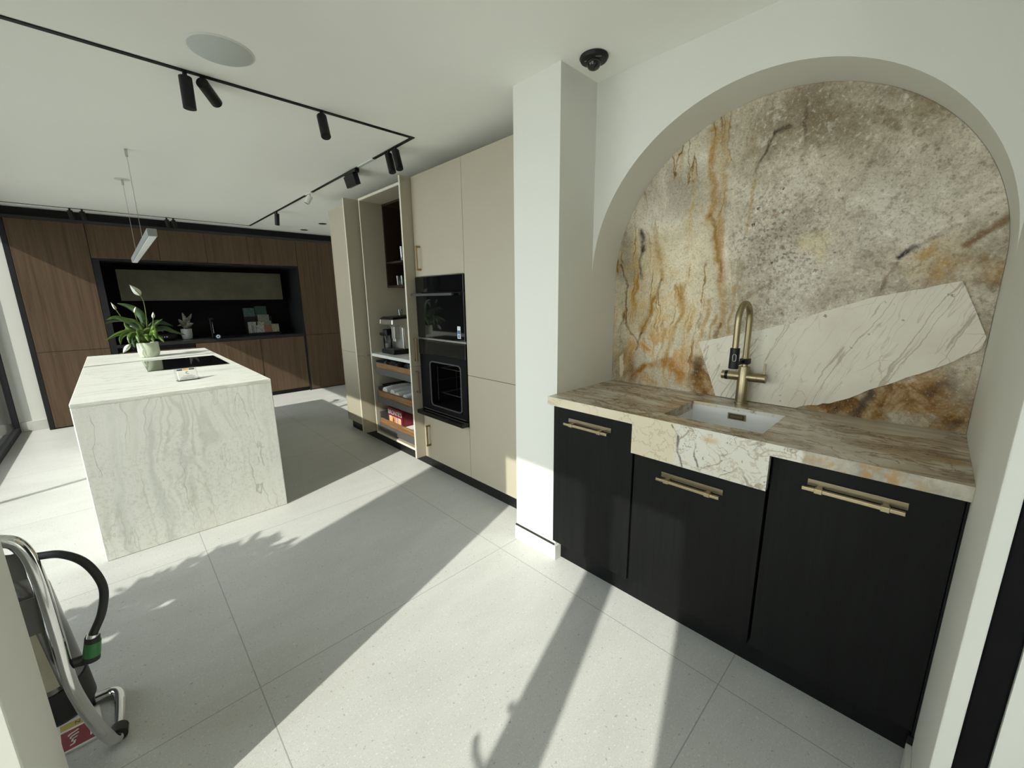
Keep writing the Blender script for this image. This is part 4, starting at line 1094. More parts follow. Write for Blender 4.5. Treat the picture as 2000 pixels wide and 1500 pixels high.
b.hexa([(0.243, 3.300, IZ + 0.004), (0.360, 3.318, IZ + 0.004), (0.3597, 3.3205, IZ + 0.004), (0.2427, 3.3025, IZ + 0.004),
        (0.243, 3.300, IZ + 0.018), (0.360, 3.318, IZ + 0.018), (0.3597, 3.3205, IZ + 0.018), (0.2427, 3.3025, IZ + 0.018)])
b.hexa([(0.2385, 3.340, IZ + 0.004), (0.3555, 3.358, IZ + 0.004), (0.355, 3.362, IZ + 0.004), (0.238, 3.344, IZ + 0.004),
        (0.2355, 3.362, IZ + 0.082), (0.3525, 3.380, IZ + 0.082), (0.352, 3.384, IZ + 0.082), (0.235, 3.366, IZ + 0.082)])
b.build('acrylic_tray', 'acrylic', parent=ch)
rv = Vector((0.117, 0.018, 0)).normalized(); uv = Vector((-0.004, 0.030, 0.080)).normalized(); nv = rv.cross(uv)
o0 = Vector((0.3005, 3.3225, IZ + 0.006))
b = MB()
for (w0, h0, h1, th0, th1) in ((0.098, 0.0, 0.062, -0.002, 0.012),):
    P = [o0 + rv * sx * w0 / 2 + uv * hh + (-nv) * tt for hh in (h0, h1) for (sx, tt) in ((-1, th0), (1, th0), (1, th1), (-1, th1))]
    b.hexa(P)
cd = b.build('card_stack', 'sign_white', parent=ch, label='stack of white printed cards')
for sx, mt_ in ((-0.032, 'board_teal'), (0.0, 'box_gold'), (0.032, 'charcoal')):
    b = MB()
    P = [o0 + rv * (sx + k * 0.014) + uv * hh - nv * tt for hh in (0.060, 0.074) for (k, tt) in ((-1, 0.012), (1, 0.012), (1, 0.016), (-1, 0.016))]
    b.hexa(P)
    b.build('rear_card', mt_, parent=ch)
lg = [o0 + uv * 0.044 + nv * 0.0025 + rv * 0.008 * math.cos(math.radians(a)) + uv * 0.008 * math.sin(math.radians(a)) for a in range(40, 321, 20)]
MB().tube(lg, 0.0013, 6).build('logo_ring', 'ink_grey', parent=cd)
b = MB()
for zz, ww in ((0.026, 0.05), (0.017, 0.075), (0.009, 0.06)):
    b.obox(o0 + uv * zz + nv * 0.0024 - rv * ww / 2, o0 + uv * zz + nv * 0.0024 + rv * ww / 2, 0.0016, 0.0016)
b.build('print_lines', 'ink_grey', parent=cd)

# plants ------------------------------------------------------------
def leaf(par, pts, w, mat='leaf', name='leaf', fold=0.25, tipw=0.0, shape=None, twist=0.0):
    P = bez(pts, 6)
    n = len(P)
    b = MB()
    prev = None
    side0 = None
    for i, p in enumerate(P):
        t = i / (n - 1)
        d = (P[min(i + 1, n - 1)] - P[max(i - 1, 0)]).normalized()
        view = Vector((0.05, 0.95, 0.25))
        s_ = d.cross(view)
        if s_.length < 1e-3: s_ = d.cross(Vector((1, 0, 0)))
        s_.normalize()
        if side0 is not None and s_.dot(side0) < 0: s_ = -s_
        side0 = s_
        nrm = s_.cross(d).normalized()
        if shape: ww = w * shape(t)
        else: ww = w * (math.sin(math.pi * min(1, t * 0.97 + 0.03)) ** 0.75) * (1 - 0.35 * t)
        s2 = (s_ * math.cos(twist) + nrm * math.sin(twist))
        row = [b.bm.verts.new(p - s2 * ww + nrm * ww * fold), b.bm.verts.new(p), b.bm.verts.new(p + s2 * ww + nrm * ww * fold)]
        if prev:
            b.bm.faces.new((prev[0], prev[1], row[1], row[0])); b.bm.faces.new((prev[1], prev[2], row[2], row[1]))
        prev = row
    return b.build(name, mat, parent=par, smooth=True, solid=0.0012)
PY = 5.06
pl = thing('peace_lily', 'potted peace lily with white flowers on the far end of the island', 'plant', (0.205, PY, IZ))
MB().lathe([(0.055, IZ + 0.0005), (0.066, IZ + 0.004), (0.0765, IZ + 0.030), (0.0795, IZ + 0.060), (0.0775, IZ + 0.134), (0.0735, IZ + 0.134), (0.073, IZ + 0.118), (0.0, IZ + 0.118)], (0.205, PY, 0), 40).build('pot', 'sage', parent=pl, smooth=True)
MB().lathe([(0.072, IZ + 0.119), (0.0, IZ + 0.124)], (0.205, PY, 0), 24).build('soil', 'soil', parent=pl)
def pp(l, dy0, dy1):
    n = len(l)
    return [(x, PY + dy0 + (dy1 - dy0) * i / (n - 1), z) for i, (x, z) in enumerate(l)]
B0 = (0.205, 1.02)
LV = [([B0, (0.214, 1.213), (0.182, 1.303), (0.125, 1.355), (0.057, 1.383)], 0.030, 'leaf_dark', 0.03, 0.10),
      ([B0, (0.166, 1.193), (0.085, 1.237), (0.027, 1.262), (-0.033, 1.245)], 0.024, 'leaf', -0.02, -0.06),
      ([B0, (0.161, 1.164), (0.084, 1.23), (0.016, 1.232), (-0.049, 1.212)], 0.018, 'leaf_dark', -0.01, -0.03),
      ([B0, (0.153, 1.105), (0.09, 1.131), (0.013, 1.114), (-0.065, 1.069)], 0.022, 'leaf', -0.03, -0.09),
      ([B0, (0.174, 1.096), (0.085, 1.118), (0.035, 1.085), (0.023, 1.026)], 0.022, 'leaf', -0.05, -0.10),
      ([B0, (0.233, 1.114), (0.343, 1.145), (0.41, 1.11), (0.501, 1.069)], 0.024, 'leaf_dark', 0.02, 0.06),
      ([B0, (0.251, 1.158), (0.304, 1.201), (0.356, 1.191), (0.423, 1.156)], 0.022, 'leaf_dark', 0.03, 0.10),
      ([B0, (0.255, 1.143), (0.298, 1.201), (0.344, 1.237)], 0.013, 'leaf', -0.01, -0.03),
      ([B0, (0.225, 1.075), (0.285, 1.073), (0.320, 1.024)], 0.024, 'leaf', -0.06, -0.10),
      ([B0, (0.173, 1.088), (0.12, 1.107), (0.088, 1.08), (0.08, 1.028)], 0.024, 'leaf', -0.06, -0.11),
      ([B0, (0.188, 1.117), (0.161, 1.164), (0.12, 1.217), (0.100, 1.25)], 0.022, 'leaf_dark', 0.02, 0.05),
      ([B0, (0.160, 1.065), (0.120, 1.05), (0.112, 0.985)], 0.026, 'leaf_dark', -0.04, -0.06),
      ([B0, (0.15, 1.10), (0.114, 1.144), (0.087, 1.182), (0.075, 1.226)], 0.020, 'leaf', -0.02, -0.02),
      ([B0, (0.235, 1.09), (0.262, 1.115), (0.272, 1.06)], 0.028, 'leaf', -0.07, -0.12),
      ([B0, (0.20, 1.09), (0.215, 1.14), (0.245, 1.16)], 0.026, 'leaf', -0.05, -0.09),
      ([B0, (0.185, 1.07), (0.175, 1.12), (0.155, 1.135), (0.15, 1.07)], 0.026, 'leaf', -0.06, -0.12),
      ([B0, (0.225, 1.08), (0.25, 1.13), (0.30, 1.15), (0.345, 1.10)], 0.024, 'leaf_dark', 0.04, 0.14),
      ([B0, (0.21, 1.10), (0.20, 1.17), (0.19, 1.215)], 0.020, 'leaf_dark', 0.0, 0.02),
      ([B0, (0.24, 1.08), (0.275, 1.115), (0.275, 1.175)], 0.018, 'leaf', -0.02, -0.03),
      ([B0, (0.18, 1.06), (0.15, 1.085), (0.145, 1.03)], 0.026, 'leaf', -0.07, -0.11),
      ([B0, (0.215, 1.055), (0.235, 1.075), (0.25, 1.03)], 0.026, 'leaf', -0.07, -0.115),
      ([B0, (0.20, 1.06), (0.205, 1.09), (0.21, 1.04)], 0.026, 'leaf', -0.08, -0.12),
      ([B0, (0.20, 1.09), (0.16, 1.15), (0.10, 1.16), (0.07, 1.12)], 0.024, 'leaf_dark', 0.04, 0.15),
      ([B0, (0.22, 1.10), (0.235, 1.16), (0.262, 1.205)], 0.017, 'leaf', 0.0, 0.0)]
for i, (l, w, mt, d0, d1) in enumerate(LV):
    leaf(pl, pp(l, d0 * 0.3, d1), w * 1.25, mt, twist=random.uniform(-0.5, 0.5))
def flower(st, sp_, w, dy):
    s_ = pp(st, 0, dy)
    f = MB().tube(bez([(0.205, PY, 1.01)] + s_, 6), 0.0028, 6).build('flower', 'stem', parent=pl, smooth=True, label='white flower on a thin green stem')
    q = [(x, PY + dy, z) for x, z in sp_]
    leaf(f, q, w, 'spathe', 'spathe', 0.45, shape=lambda t: math.sin(math.pi * min(1, t + 0.04)) ** 0.8 * (1 - 0.35 * t))
    a = Vector(q[0]); e = Vector(q[-1])
    MB().tube([a + Vector((0, -0.006, 0)), a + (e - a) * 0.5 + Vector((0, -0.008, 0))], [0.005, 0.003], 8).build('spadix', 'stem', parent=f, smooth=True)
flower([(0.227, 1.205), (0.234, 1.309), (0.233, 1.397), (0.221, 1.452)], [(0.221, 1.452), (0.196, 1.490), (0.161, 1.545)], 0.032, 0.0)
flower([(0.13, 1.17), (0.082, 1.219), (0.061, 1.274), (0.041, 1.329)], [(0.041, 1.329), (0.033, 1.352), (0.017, 1.393)], 0.012, -0.02)
flower([(0.174, 1.193), (0.163, 1.245), (0.158, 1.296)], [(0.158, 1.296), (0.163, 1.322), (0.174, 1.351)], 0.010, -0.03)
flower([(0.25, 1.12), (0.267, 1.188), (0.276, 1.244)], [(0.276, 1.244), (0.281, 1.270), (0.284, 1.302)], 0.014, -0.03)
flower([(0.16, 1.06), (0.125, 1.055), (0.083, 1.024)], [(0.083, 1.024), (0.056, 0.99), (0.026, 0.952)], 0.022, -0.10)

# ================================================================== PENDANT AND CEILING
pd = thing('linear_pendant', 'slim grey linear pendant light hung on two wires over the island', 'pendant light', (0.235, 4.2, 1.76))
MB().box(0.214, 0.256, 3.10, 5.245, 1.750, 1.790).build('light_bar', 'alu', parent=pd, bevel=0.002)
MB().box(0.219, 0.251, 3.105, 5.240, 1.7475, 1.7502).build('diffuser', 'diffuser', parent=pd, label='white diffuser strip')
for y in (3.86, 4.79):
    wv = MB().tube([(0.235, y, 1.788), (0.235, y, H - 0.035)], 0.0016, 6).build('suspension_wire', 'steel', parent=pd)
    MB().tube([(0.235, y, H - 0.045), (0.235, y, H - 0.001)], 0.008, 10).build('ceiling_clip', 'steel', parent=wv, smooth=True)
MB().lathe([(0.05, H - 0.003), (0.05, H - 0.0005)], (0.235, 4.79, 0), 24).build('ceiling_rose', 'white_plastic', parent=pd)
sp_ = thing('ceiling_speaker', 'round flat grey speaker grille in the ceiling', 'speaker', (0.478, 2.150, H))
MB().lathe([(0.112, H - 0.004), (0.118, H - 0.001), (0.118, H - 0.0003)], (0.478, 2.150, 0), 48).build('rim', 'white_plastic', parent=sp_)
MB().lathe([(0.0, H - 0.006), (0.108, H - 0.0055), (0.111, H - 0.0035)], (0.478, 2.150, 0), 48).build('grille', 'speaker', parent=sp_, smooth=True)
cc = thing('dome_camera', 'black dome security camera on the ceiling near the pillar', 'camera', (1.613, 1.150, H))
MB().lathe([(0.058, H - 0.0005), (0.060, H - 0.006), (0.054, H - 0.016), (0.030, H - 0.020), (0.0, H - 0.020)], (1.613, 1.150, 0), 40).build('mount_ring', 'black', parent=cc, smooth=True)
dm = MB().lathe([(0.030, H - 0.019), (0.029, H - 0.032), (0.022, H - 0.044), (0.010, H - 0.050), (0.0, H - 0.051)], (1.613, 1.150, 0), 32).build('dome', 'black_glass', parent=cc, smooth=True)
MB().tube([(1.585, 1.122, H - 0.0185), (1.602, 1.105, H - 0.0185)], 0.0012, 6).build('logo_line', 'ink_grey', parent=cc)
MB().box(1.583, 1.587, 1.168, 1.176, H - 0.0195, H - 0.0150).build('status_light', 'steel', parent=cc)
tk = thing('lighting_track', 'thin black track forming a rectangle on the ceiling for spotlights', 'lighting track', (0.3, 4.4, H))
tw, tz = 0.011, 0.005
TX0, TX1, TY0, TY1 = -0.86, 1.512, 2.428, 6.56
MB().box(TX0, TX1 + tw, TY0 - tw, TY0 + tw, H - tz, H - 0.0003).build('rail', 'black', parent=tk)
r_ = MB()
r_.box(TX1 - tw, TX1 + tw, TY0 + tw, 2.95, H - tz, H - 0.0003); r_.box(TX1 - tw, TX1 + tw, 3.20, 4.20, H - tz, H - 0.0003); r_.box(TX1 - tw, TX1 + tw, 4.36, TY1, H - tz, H - 0.0003)
r_.build('rail', 'black', parent=tk)
MB().box(TX0, TX1 + tw, TY1 - 0.004, TY1 + 0.004, H - tz, H - 0.0003).build('rail', 'charcoal', parent=tk)
MB().box(TX1 - tw, TX1 + tw, 2.95, 3.20, H - tz - 0.003, H - 0.0003).build('linear_module', 'speaker', parent=tk, label='pale linear light module in the track')
MB().box(TX1 - tw, TX1 + tw, 4.20, 4.36, H - tz, H - 0.0003).build('white_adapter', 'white_plastic', parent=tk, label='white adapter in the track')
def spot(x, y, d, label, ln=0.125, r=0.0245, mat='black', grp='track spotlights'):
    d = Vector(d).normalized()
    s_ = thing('track_spotlight', label, 'spotlight', (x, y, H), grp)
    top = Vector((x, y, H - 0.034))
    MB().tube([(x, y, H - 0.0052), (x, y, H - 0.036)], 0.009, 10).build('stem', mat, parent=s_)
    a = top - d * 0.008
    hd = MB().tube([a, a + d * ln], r, 28).build('lamp_head', mat, parent=s_, smooth=True, bevel=0.001)
    MB().tube([a + d * (ln - 0.001), a + d * (ln + 0.0012)], r * 0.75, 20).build('lens', 'black', parent=hd)
    return s_
spot(0.390, 2.428, (0.0, 0.0, -1), 'black track spotlight pointing straight down, nearest the round speaker')
spot(0.452, 2.428, (0.065, 0.10, -0.030), 'black track spotlight tilted toward the beige cabinets, beside the speaker')
spot(0.965, 2.428, (-0.006, -0.045, -0.098), 'black track spotlight alone midway along the near track')
spot(1.512, 2.735, (0.0, -0.035, -0.103), 'black spotlight on the right track, left one of the pair near the corner')
spot(1.512, 2.640, (0.0, -0.035, -0.103), 'black spotlight on the right track, right one of the pair near the corner')
spot(1.512, 5.330, (0.0, 0.03, -0.1), 'black spotlight far along the right track near the walnut wall')
spot(1.512, 4.265, (-0.05, 0.02, -0.09), 'small white spotlight on the right track among black ones', 0.075, 0.024, 'white_plastic')
for x, lb in ((-0.143, 'leftmost'), (-0.052, 'second from left'), (0.650, 'third from left'), (0.712, 'rightmost')):
    spot(x, TY1 - 0.01, (0.01, 0.0, -0.1), 'black spotlight hanging before the walnut wall, ' + lb + ' of that row', 0.085, 0.021)
fl = thing('track_floodlight', 'black square floodlight on the right ceiling track', 'spotlight', (1.512, 3.33, H))
MB().box(1.495, 1.529, 3.23, 3.43, H - 0.030, H - 0.0052).build('adapter', 'black', parent=fl, bevel=0.002)
b = MB(); b.hexa([(1.505, 3.25, H - 0.118), (1.545, 3.25, H - 0.105), (1.545, 3.42, H - 0.105), (1.505, 3.42, H - 0.118), (1.482, 3.25, H - 0.040), (1.524, 3.25, H - 0.031), (1.524, 3.42, H - 0.031), (1.482, 3.42, H - 0.040)])
b.build('lamp_head', 'black', parent=fl, bevel=0.003)
for x, y, lb in ((2.183, 5.806, 'recessed black downlight in the ceiling, nearer the beige cabinets'), (2.165, 6.467, 'recessed black downlight in the ceiling, nearer the walnut wall')):
    dl = thing('recessed_downlight', lb, 'downlight', (x, y, H), 'recessed downlights')
    MB().lathe([(0.045, H - 0.004), (0.05, H - 0.0005)], (x, y, 0), 24).build('bezel', 'black', parent=dl)

# ================================================================== WALNUT WALL
YW, YWB = 6.735, 7.33
WZ = 2.250
def wood_front(par, x0, x1, z0, z1, name='door', mat='walnut'):
    return MB().box(x0 + 0.002, x1 - 0.002, YW, YW + 0.020, z0 + 0.002, z1 - 0.002).build(name, mat, parent=par, bevel=0.001)
def wood_unit(name, label, x0, x1, z0, z1, fronts, cat='cabinet', grp=None):
    c = thing(name, label, cat, ((x0 + x1) / 2, YW, z0), grp)
    MB().box(x0 + 0.001, x1 - 0.001, YW + 0.021, YWB, z0 + 0.001, z1 - 0.001).build('body', 'black_matte', parent=c)
    for f in fronts: wood_front(c, *f)
    return c
wood_unit('tall_cabinet', 'tall walnut cabinet at the window end of the walnut wall', -0.640, -0.062, 0.0, WZ, ((-0.640, -0.062, 0.865, WZ), (-0.640, -0.062, 0.012, 0.865)), grp='tall walnut cabinets')
wood_unit('tall_cabinet', 'tall walnut cabinet at the dark end, partly hidden by beige cabinets', 2.108, 2.72, 0.0, WZ, ((2.108, 2.72, 0.865, WZ), (2.108, 2.72, 0.012, 0.865)), grp='tall walnut cabinets')
XS = (-0.060, 0.541, 1.015, 1.488, 2.083)
for i, lb in enumerate(('first from the window end', 'second from the window end', 'third from the window end', 'last one before the dark end')):
    wood_unit('wall_cabinet', 'walnut wall cabinet above the black recess, ' + lb, XS[i], XS[i + 1] if i < 3 else 2.106, 1.882, WZ, ((XS[i], XS[i + 1] if i < 3 else 2.106, 1.882, WZ),), grp='walnut wall cabinets')
du = thing('drawer_cabinet', 'walnut drawer unit under the black worktop, left of the cupboard', 'cabinet', (0.74, YW, 0.06), 'walnut base cabinets')
MB().box(0.002, 1.487, YW + 0.03, YWB, 0.061, 0.853).build('body', 'black_matte', parent=du)
wood_front(du, 0.002, 0.745, 0.330, 0.800, 'drawer_front'); wood_front(du, 0.745, 1.487, 0.330, 0.853, 'drawer_front')
wood_front(du, 0.002, 0.745, 0.061, 0.305, 'drawer_front'); wood_front(du, 0.745, 1.487, 0.061, 0.305, 'drawer_front')
wood_unit('base_cabinet', 'walnut base cupboard under the black worktop, right of the drawers', 1.489, 2.083, 0.061, 0.853, ((1.489, 2.083, 0.061, 0.853),), grp='walnut base cabinets')
tag(MB().box(0.0, 2.083, YW + 0.04, YW + 0.055, 0.0, 0.058).build('plinth', 'black', loc=(1.0, YW, 0)), 'black plinth under the walnut base units', 'plinth')
tag(MB().box(0.0, 2.083, YW - 0.005, YWB, 0.856, 0.892).build('back_worktop', 'black_stone', loc=(1.0, YW, 0.856), bevel=0.002), 'long black worktop in the recess of the walnut wall', 'worktop')
nf = thing('recess_lining', 'black lined recess framing the back worktop in the walnut wall', 'recess', (1.0, YW, 0.9))
MB().box(-0.060, -0.002, YW - 0.004, YWB, 0.0, 1.861).build('side_panel', 'recess', parent=nf)
MB().box(2.085, 2.107, YW - 0.004, YWB, 0.0, 1.861).build('side_panel', 'recess', parent=nf)
MB().box(-0.060, 2.107, YW - 0.004, YWB, 1.862, 1.881).build('head_panel', 'recess', parent=nf)
MB().box(-0.002, 2.085, YWB - 0.02, YWB, 0.893, 1.861).build('splashback', 'splash', parent=nf)
fl_ = thing('recess_wall_unit', 'low bronze-fronted wall unit inside the black recess', 'cabinet', (1.03, 7.05, 1.40))
MB().box(0.125, 1.938, 7.072, YWB - 0.021, 1.412, 1.785).build('body', 'black_matte', parent=fl_)
MB().box(0.123, 1.940, 7.050, 7.070, 1.408, 1.788).build('flap_door', 'bronze_panel', parent=fl_, bevel=0.001, label='dull bronze flap door')
tag(MB().box(-0.682, -0.642, YW, YWB, 0.0, WZ).build('end_panel', 'black_matte', loc=(-0.66, YW, 0)), 'black end panel between the walnut wall and white end wall', 'panel')
struct(MB().box(-0.684, 3.0, YW + 0.06, YWB, WZ + 0.002, WZ + 0.04).build('trim_bulkhead', 'charcoal'))
struct(MB().box(-0.684, 3.0, YW + 0.09, YWB, WZ + 0.041, H).build('trim_shadow_gap', 'black_matte'))
MB().box(2.72, 3.0, YW, YWB, 0, WZ)
struct(MB().box(2.722, 3.0, YW + 0.005, YWB, 0, WZ).build('trim_far_filler', 'black_matte'))
# back worktop items
rp = thing('variegated_plant', 'small white-leaved plant in a white pot on the black back worktop', 'plant', (0.708, 7.10, 0.892))
MB().lathe([(0.048, 0.8925), (0.056, 0.900), (0.062, 0.950), (0.0615, 1.028), (0.058, 1.028), (0.056, 1.010), (0.0, 1.010)], (0.708, 7.10, 0), 32).build('pot', 'white_pot', parent=rp, smooth=True)
MB().lathe([(0.056, 1.011), (0.0, 1.014)], (0.708, 7.10, 0), 20).build('soil', 'soil', parent=rp)
q0 = (0.705, 7.10, 1.012)
for l, w in (([q0, (0.712, 7.08, 1.10), (0.708, 7.07, 1.17), (0.690, 7.06, 1.25)], 0.034), ([q0, (0.735, 7.10, 1.13), (0.77, 7.10, 1.18), (0.797, 7.10, 1.235)], 0.026),
             ([q0, (0.69, 7.08, 1.09), (0.66, 7.06, 1.13), (0.642, 7.05, 1.165)], 0.030), ([q0, (0.68, 7.08, 1.07), (0.65, 7.05, 1.08), (0.615, 7.04, 1.072)], 0.020),
             ([q0, (0.73, 7.06, 1.06), (0.76, 7.04, 1.09), (0.79, 7.03, 1.10)], 0.034), ([q0, (0.735, 7.08, 1.10), (0.755, 7.08, 1.13), (0.76, 7.08, 1.14)], 0.018)):
    leaf(rp, l, w, 'variegated', twist=random.uniform(-0.3, 0.3))
bt = thing('black_tap', 'slender black tap on the black back worktop beside the plant', 'tap', (1.0, 7.08, 0.892))
MB().tube([(0.992, 7.10, 0.8925), (0.992, 7.10, 1.10), (0.990, 7.098, 1.15)], 0.013, 14).build('column', 'black', parent=bt, smooth=True)
MB().obox((0.990, 7.11, 1.155), (0.995, 6.95, 1.155), 0.026, 0.018).build('spout', 'black', parent=bt, bevel=0.003)
MB().tube([(1.006, 7.086, 1.10), (1.008, 7.086, 0.95)], [0.004, 0.003], 8).build('painted_reflection', 'chrome', parent=bt, label='bright strip imitating a reflection down the tap')  # chrome strip stands in for a reflection on the black column
b = MB()
for zz in (1.08, 1.045, 1.01): b.lathe([(0.0, zz - 0.006), (0.008, zz), (0.0, zz + 0.006)], (1.005, 7.082, 0), 10)
b.build('bead', 'chrome', parent=bt)
tgx = [(1.005 + 0.017 * math.cos(a * math.pi / 10), 6.76, 0.922 + 0.017 * math.sin(a * math.pi / 10)) for a in range(21)]
tgo = thing('round_tag', 'small blue and white ring tag standing below the black tap', 'tag', (1.005, 6.76, 0.895))
MB().tube([(1.005, 6.762, 0.922), (1.005, 6.768, 0.922)], 0.0295, 24).build('disc', 'blue_label', parent=tgo)
MB().tube(tgx, 0.006, 8, cap=False).build('white_ring', 'sign_white', parent=tgo, smooth=True)
ap = thing('black_appliance', 'low black box with tiny white symbols behind the peace lily', 'appliance', (0.47, 7.15, 0.892))
MB().box(0.30, 0.60, 7.04, 7.25, 0.893, 0.985).build('casing', 'black', parent=ap, bevel=0.03, seg=4)
for x, w_ in ((0.415, 0.006), (0.440, 0.003), (0.465, 0.006), (0.490, 0.009)):
    MB().box(x - w_, x + w_, 7.0380, 7.0398, 0.931, 0.946).build('symbol', 'sign_white', parent=ap)
# sample display
sd_ = thing('sample_display', 'black stepped tray for stone samples on the back worktop', 'display stand', (1.6, 7.1, 0.892))
b = MB(); b.box(1.41, 1.84, 6.97, 7.20, 0.893, 0.907); b.box(1.41, 1.84, 6.97, 6.976, 0.907, 0.93); b.box(1.42, 1.78, 7.09, 7.10, 0.907, 1.06); b.box(1.42, 1.78, 7.17, 7.18, 0.907, 1.16)
b.build('tray', 'black', parent=sd_)
def sample(x0, x1, y, z0, z1, mat, label, tilt=0.02, name='stone_sample', grp='stone samples in the black tray', th=0.012):
    b = MB(); b.hexa([(x0, y, z0), (x1, y, z0), (x1, y + th, z0), (x0, y + th, z0), (x0, y + tilt, z1), (x1, y + tilt, z1), (x1, y + th + tilt, z1), (x0, y + th + tilt, z1)])
    return tag(b.build(name, mat, loc=((x0 + x1) / 2, y, z0)), label, 'sample', grp)
sample(1.515, 1.622, 6.992, 0.908, 1.035, 'marble_a', 'white veined stone sample at the front, left of the terracotta one')
sample(1.625, 1.722, 6.992, 0.908, 1.035, 'terracotta', 'terracotta-coloured stone sample at the front of the tray')
sample(1.725, 1.822, 6.992, 0.908, 1.045, 'marble_b', 'cream veined stone sample at the front, right of the terracotta one')
sample(1.490, 1.512, 6.985, 0.908, 1.035, 'marble_a', 'narrow white stone sample edge-on, left of the front white one')
sample(1.462, 1.486, 6.985, 0.908, 1.035, 'marble_c', 'narrow grey stone sample edge-on near the left of the tray')
sample(1.432, 1.458, 6.985, 0.908, 1.035, 'marble_a', 'narrow white stone sample edge-on, leftmost in the tray')
sample(1.430, 1.535, 7.055, 0.908, 1.085, 'marble_a', 'white stone sample in the middle row, left end', 0.01)
sample(1.555, 1.645, 7.055, 0.908, 1.088, 'marble_b', 'pale stone sample in the middle row, behind the terracotta one', 0.01)
sample(1.650, 1.740, 7.055, 0.908, 1.092, 'marble_c', 'grey stone sample in the middle row, right end', 0.01)
sample(1.585, 1.735, 7.125, 0.908, 1.185, 'marble_c', 'wide dark grey stone sample in the upper row', 0.01)
sample(1.425, 1.570, 7.185, 0.908, 1.285, 'board_teal', 'teal picture board leaning behind the samples, left one', 0.04, 'picture_board', 'picture boards behind the samples')
sample(1.580, 1.735, 7.190, 0.908, 1.310, 'board_green', 'dark green picture board leaning behind the samples, right one', 0.04, 'picture_board', 'picture boards behind the samples')

# ================================================================== EXTINGUISHER STAND IN THE FOREGROUND
es = thing('extinguisher_stand', 'chrome tube stand on the floor beside the white stub wall', 'stand', (-0.42, 1.75, 0))
def tubepath(pts, r, n=8): return MB().tube(bez(pts, n), r, 16)
fr = tubepath([(-0.62, 1.585, 0.80), (-0.36, 1.59, 0.805), (-0.292, 1.592, 0.795), (-0.262, 1.594, 0.76), (-0.250, 1.597, 0.66), (-0.247, 1.600, 0.48), (-0.246, 1.605, 0.30), (-0.225, 1.618, 0.14), (-0.207, 1.628, 0.06),
               (-0.196, 1.640, 0.024), (-0.188, 1.665, 0.019), (-0.183, 1.76, 0.019), (-0.184, 1.845, 0.019), (-0.200, 1.878, 0.019), (-0.235, 1.886, 0.019), (-0.32, 1.886, 0.019), (-0.62, 1.886, 0.019)], 0.0160)
fr.build('tube_frame', 'chrome', parent=es, smooth=True)
fr = tubepath([(-0.62, 1.585, 0.80), (-0.64, 1.59, 0.79), (-0.66, 1.597, 0.66), (-0.665, 1.605, 0.30), (-0.69, 1.63, 0.05), (-0.70, 1.68, 0.019), (-0.70, 1.85, 0.019), (-0.67, 1.886, 0.019), (-0.62, 1.886, 0.019)], 0.0160)
fr.build('tube_frame', 'chrome', parent=es, smooth=True)
MB().tube([(-0.1885, 1.652, 0.020), (-0.186, 1.690, 0.020)], 0.0235, 16).build('foot_sleeve', 'rubber', parent=es, smooth=True, bevel=0.002)
MB().tube([(-0.245, 1.886, 0.024), (-0.295, 1.886, 0.024)], 0.0235, 16).build('foot_sleeve', 'rubber', parent=es, smooth=True, bevel=0.002)
MB().box(-0.60, -0.268, 1.606, 1.612, 0.665, 0.745).build('upper_plate', 'grey_plate', parent=es, bevel=0.002)
MB().box(-0.60, -0.266, 1.618, 1.624, 0.490, 0.600).build('lower_plate', 'grey_plate', parent=es, bevel=0.002)
MB().tube(bez([(-0.262, 1.612, 0.63), (-0.252, 1.625, 0.60), (-0.247, 1.625, 0.54), (-0.246, 1.62, 0.50)], 6), 0.006, 8).build('hook', 'chrome', parent=es, smooth=True)
ex = thing('fire_extinguisher', 'grey fire extinguisher with black hose and green label on the chrome stand', 'fire extinguisher', (-0.335, 1.745, 0.14))
ec = Vector((-0.340, 1.745, 0)); tl = Vector((-0.03, -0.0, 0))
def ecp(z): return Vector((-0.2852 - 0.081 * z, 1.745, z))
MB().tube([ecp(0.25), ecp(0.56), ecp(0.60), ecp(0.63), ecp(0.645)], [0.078, 0.078, 0.070, 0.045, 0.02], 32).build('cylinder', 'cylinder', parent=ex, smooth=True)
MB().tube([ecp(0.135), ecp(0.15), ecp(0.25)], [0.066, 0.080, 0.0815], 32).build('base_boot', 'rubber', parent=ex, smooth=True)
MB().tube([ecp(0.64), ecp(0.70)], 0.018, 14).build('valve', 'chrome', parent=ex, smooth=True)
hs = MB().tube(bez([tuple(ecp(0.69)), (-0.262, 1.685, 0.690), (-0.205, 1.640, 0.692), (-0.160, 1.610, 0.655), (-0.138, 1.600, 0.575), (-0.152, 1.602, 0.495), (-0.182, 1.605, 0.430)], 8), 0.0105, 14).build('hose', 'rubber', parent=ex, smooth=True)
MB().tube([(-0.180, 1.605, 0.436), (-0.184, 1.605, 0.424)], 0.0145, 16).build('hose_collar', 'chrome', parent=hs, smooth=True)
MB().tube([(-0.183, 1.605, 0.426), (-0.196, 1.606, 0.355)], [0.017, 0.0195], 18).build('nozzle', 'rubber', parent=hs, smooth=True)
MB().tube([(-0.1845, 1.605, 0.412), (-0.1935, 1.606, 0.370)], [0.0186, 0.0200], 18).build('green_label', 'green_label', parent=hs, smooth=True, label='green label on the nozzle')
MB().tube([(-0.196, 1.606, 0.360), (-0.235, 1.640, 0.345), (-0.268, 1.690, 0.335)], [0.016, 0.014, 0.012], 12).build('nozzle_clip', 'rubber', parent=ex, smooth=True)
lb = MB()
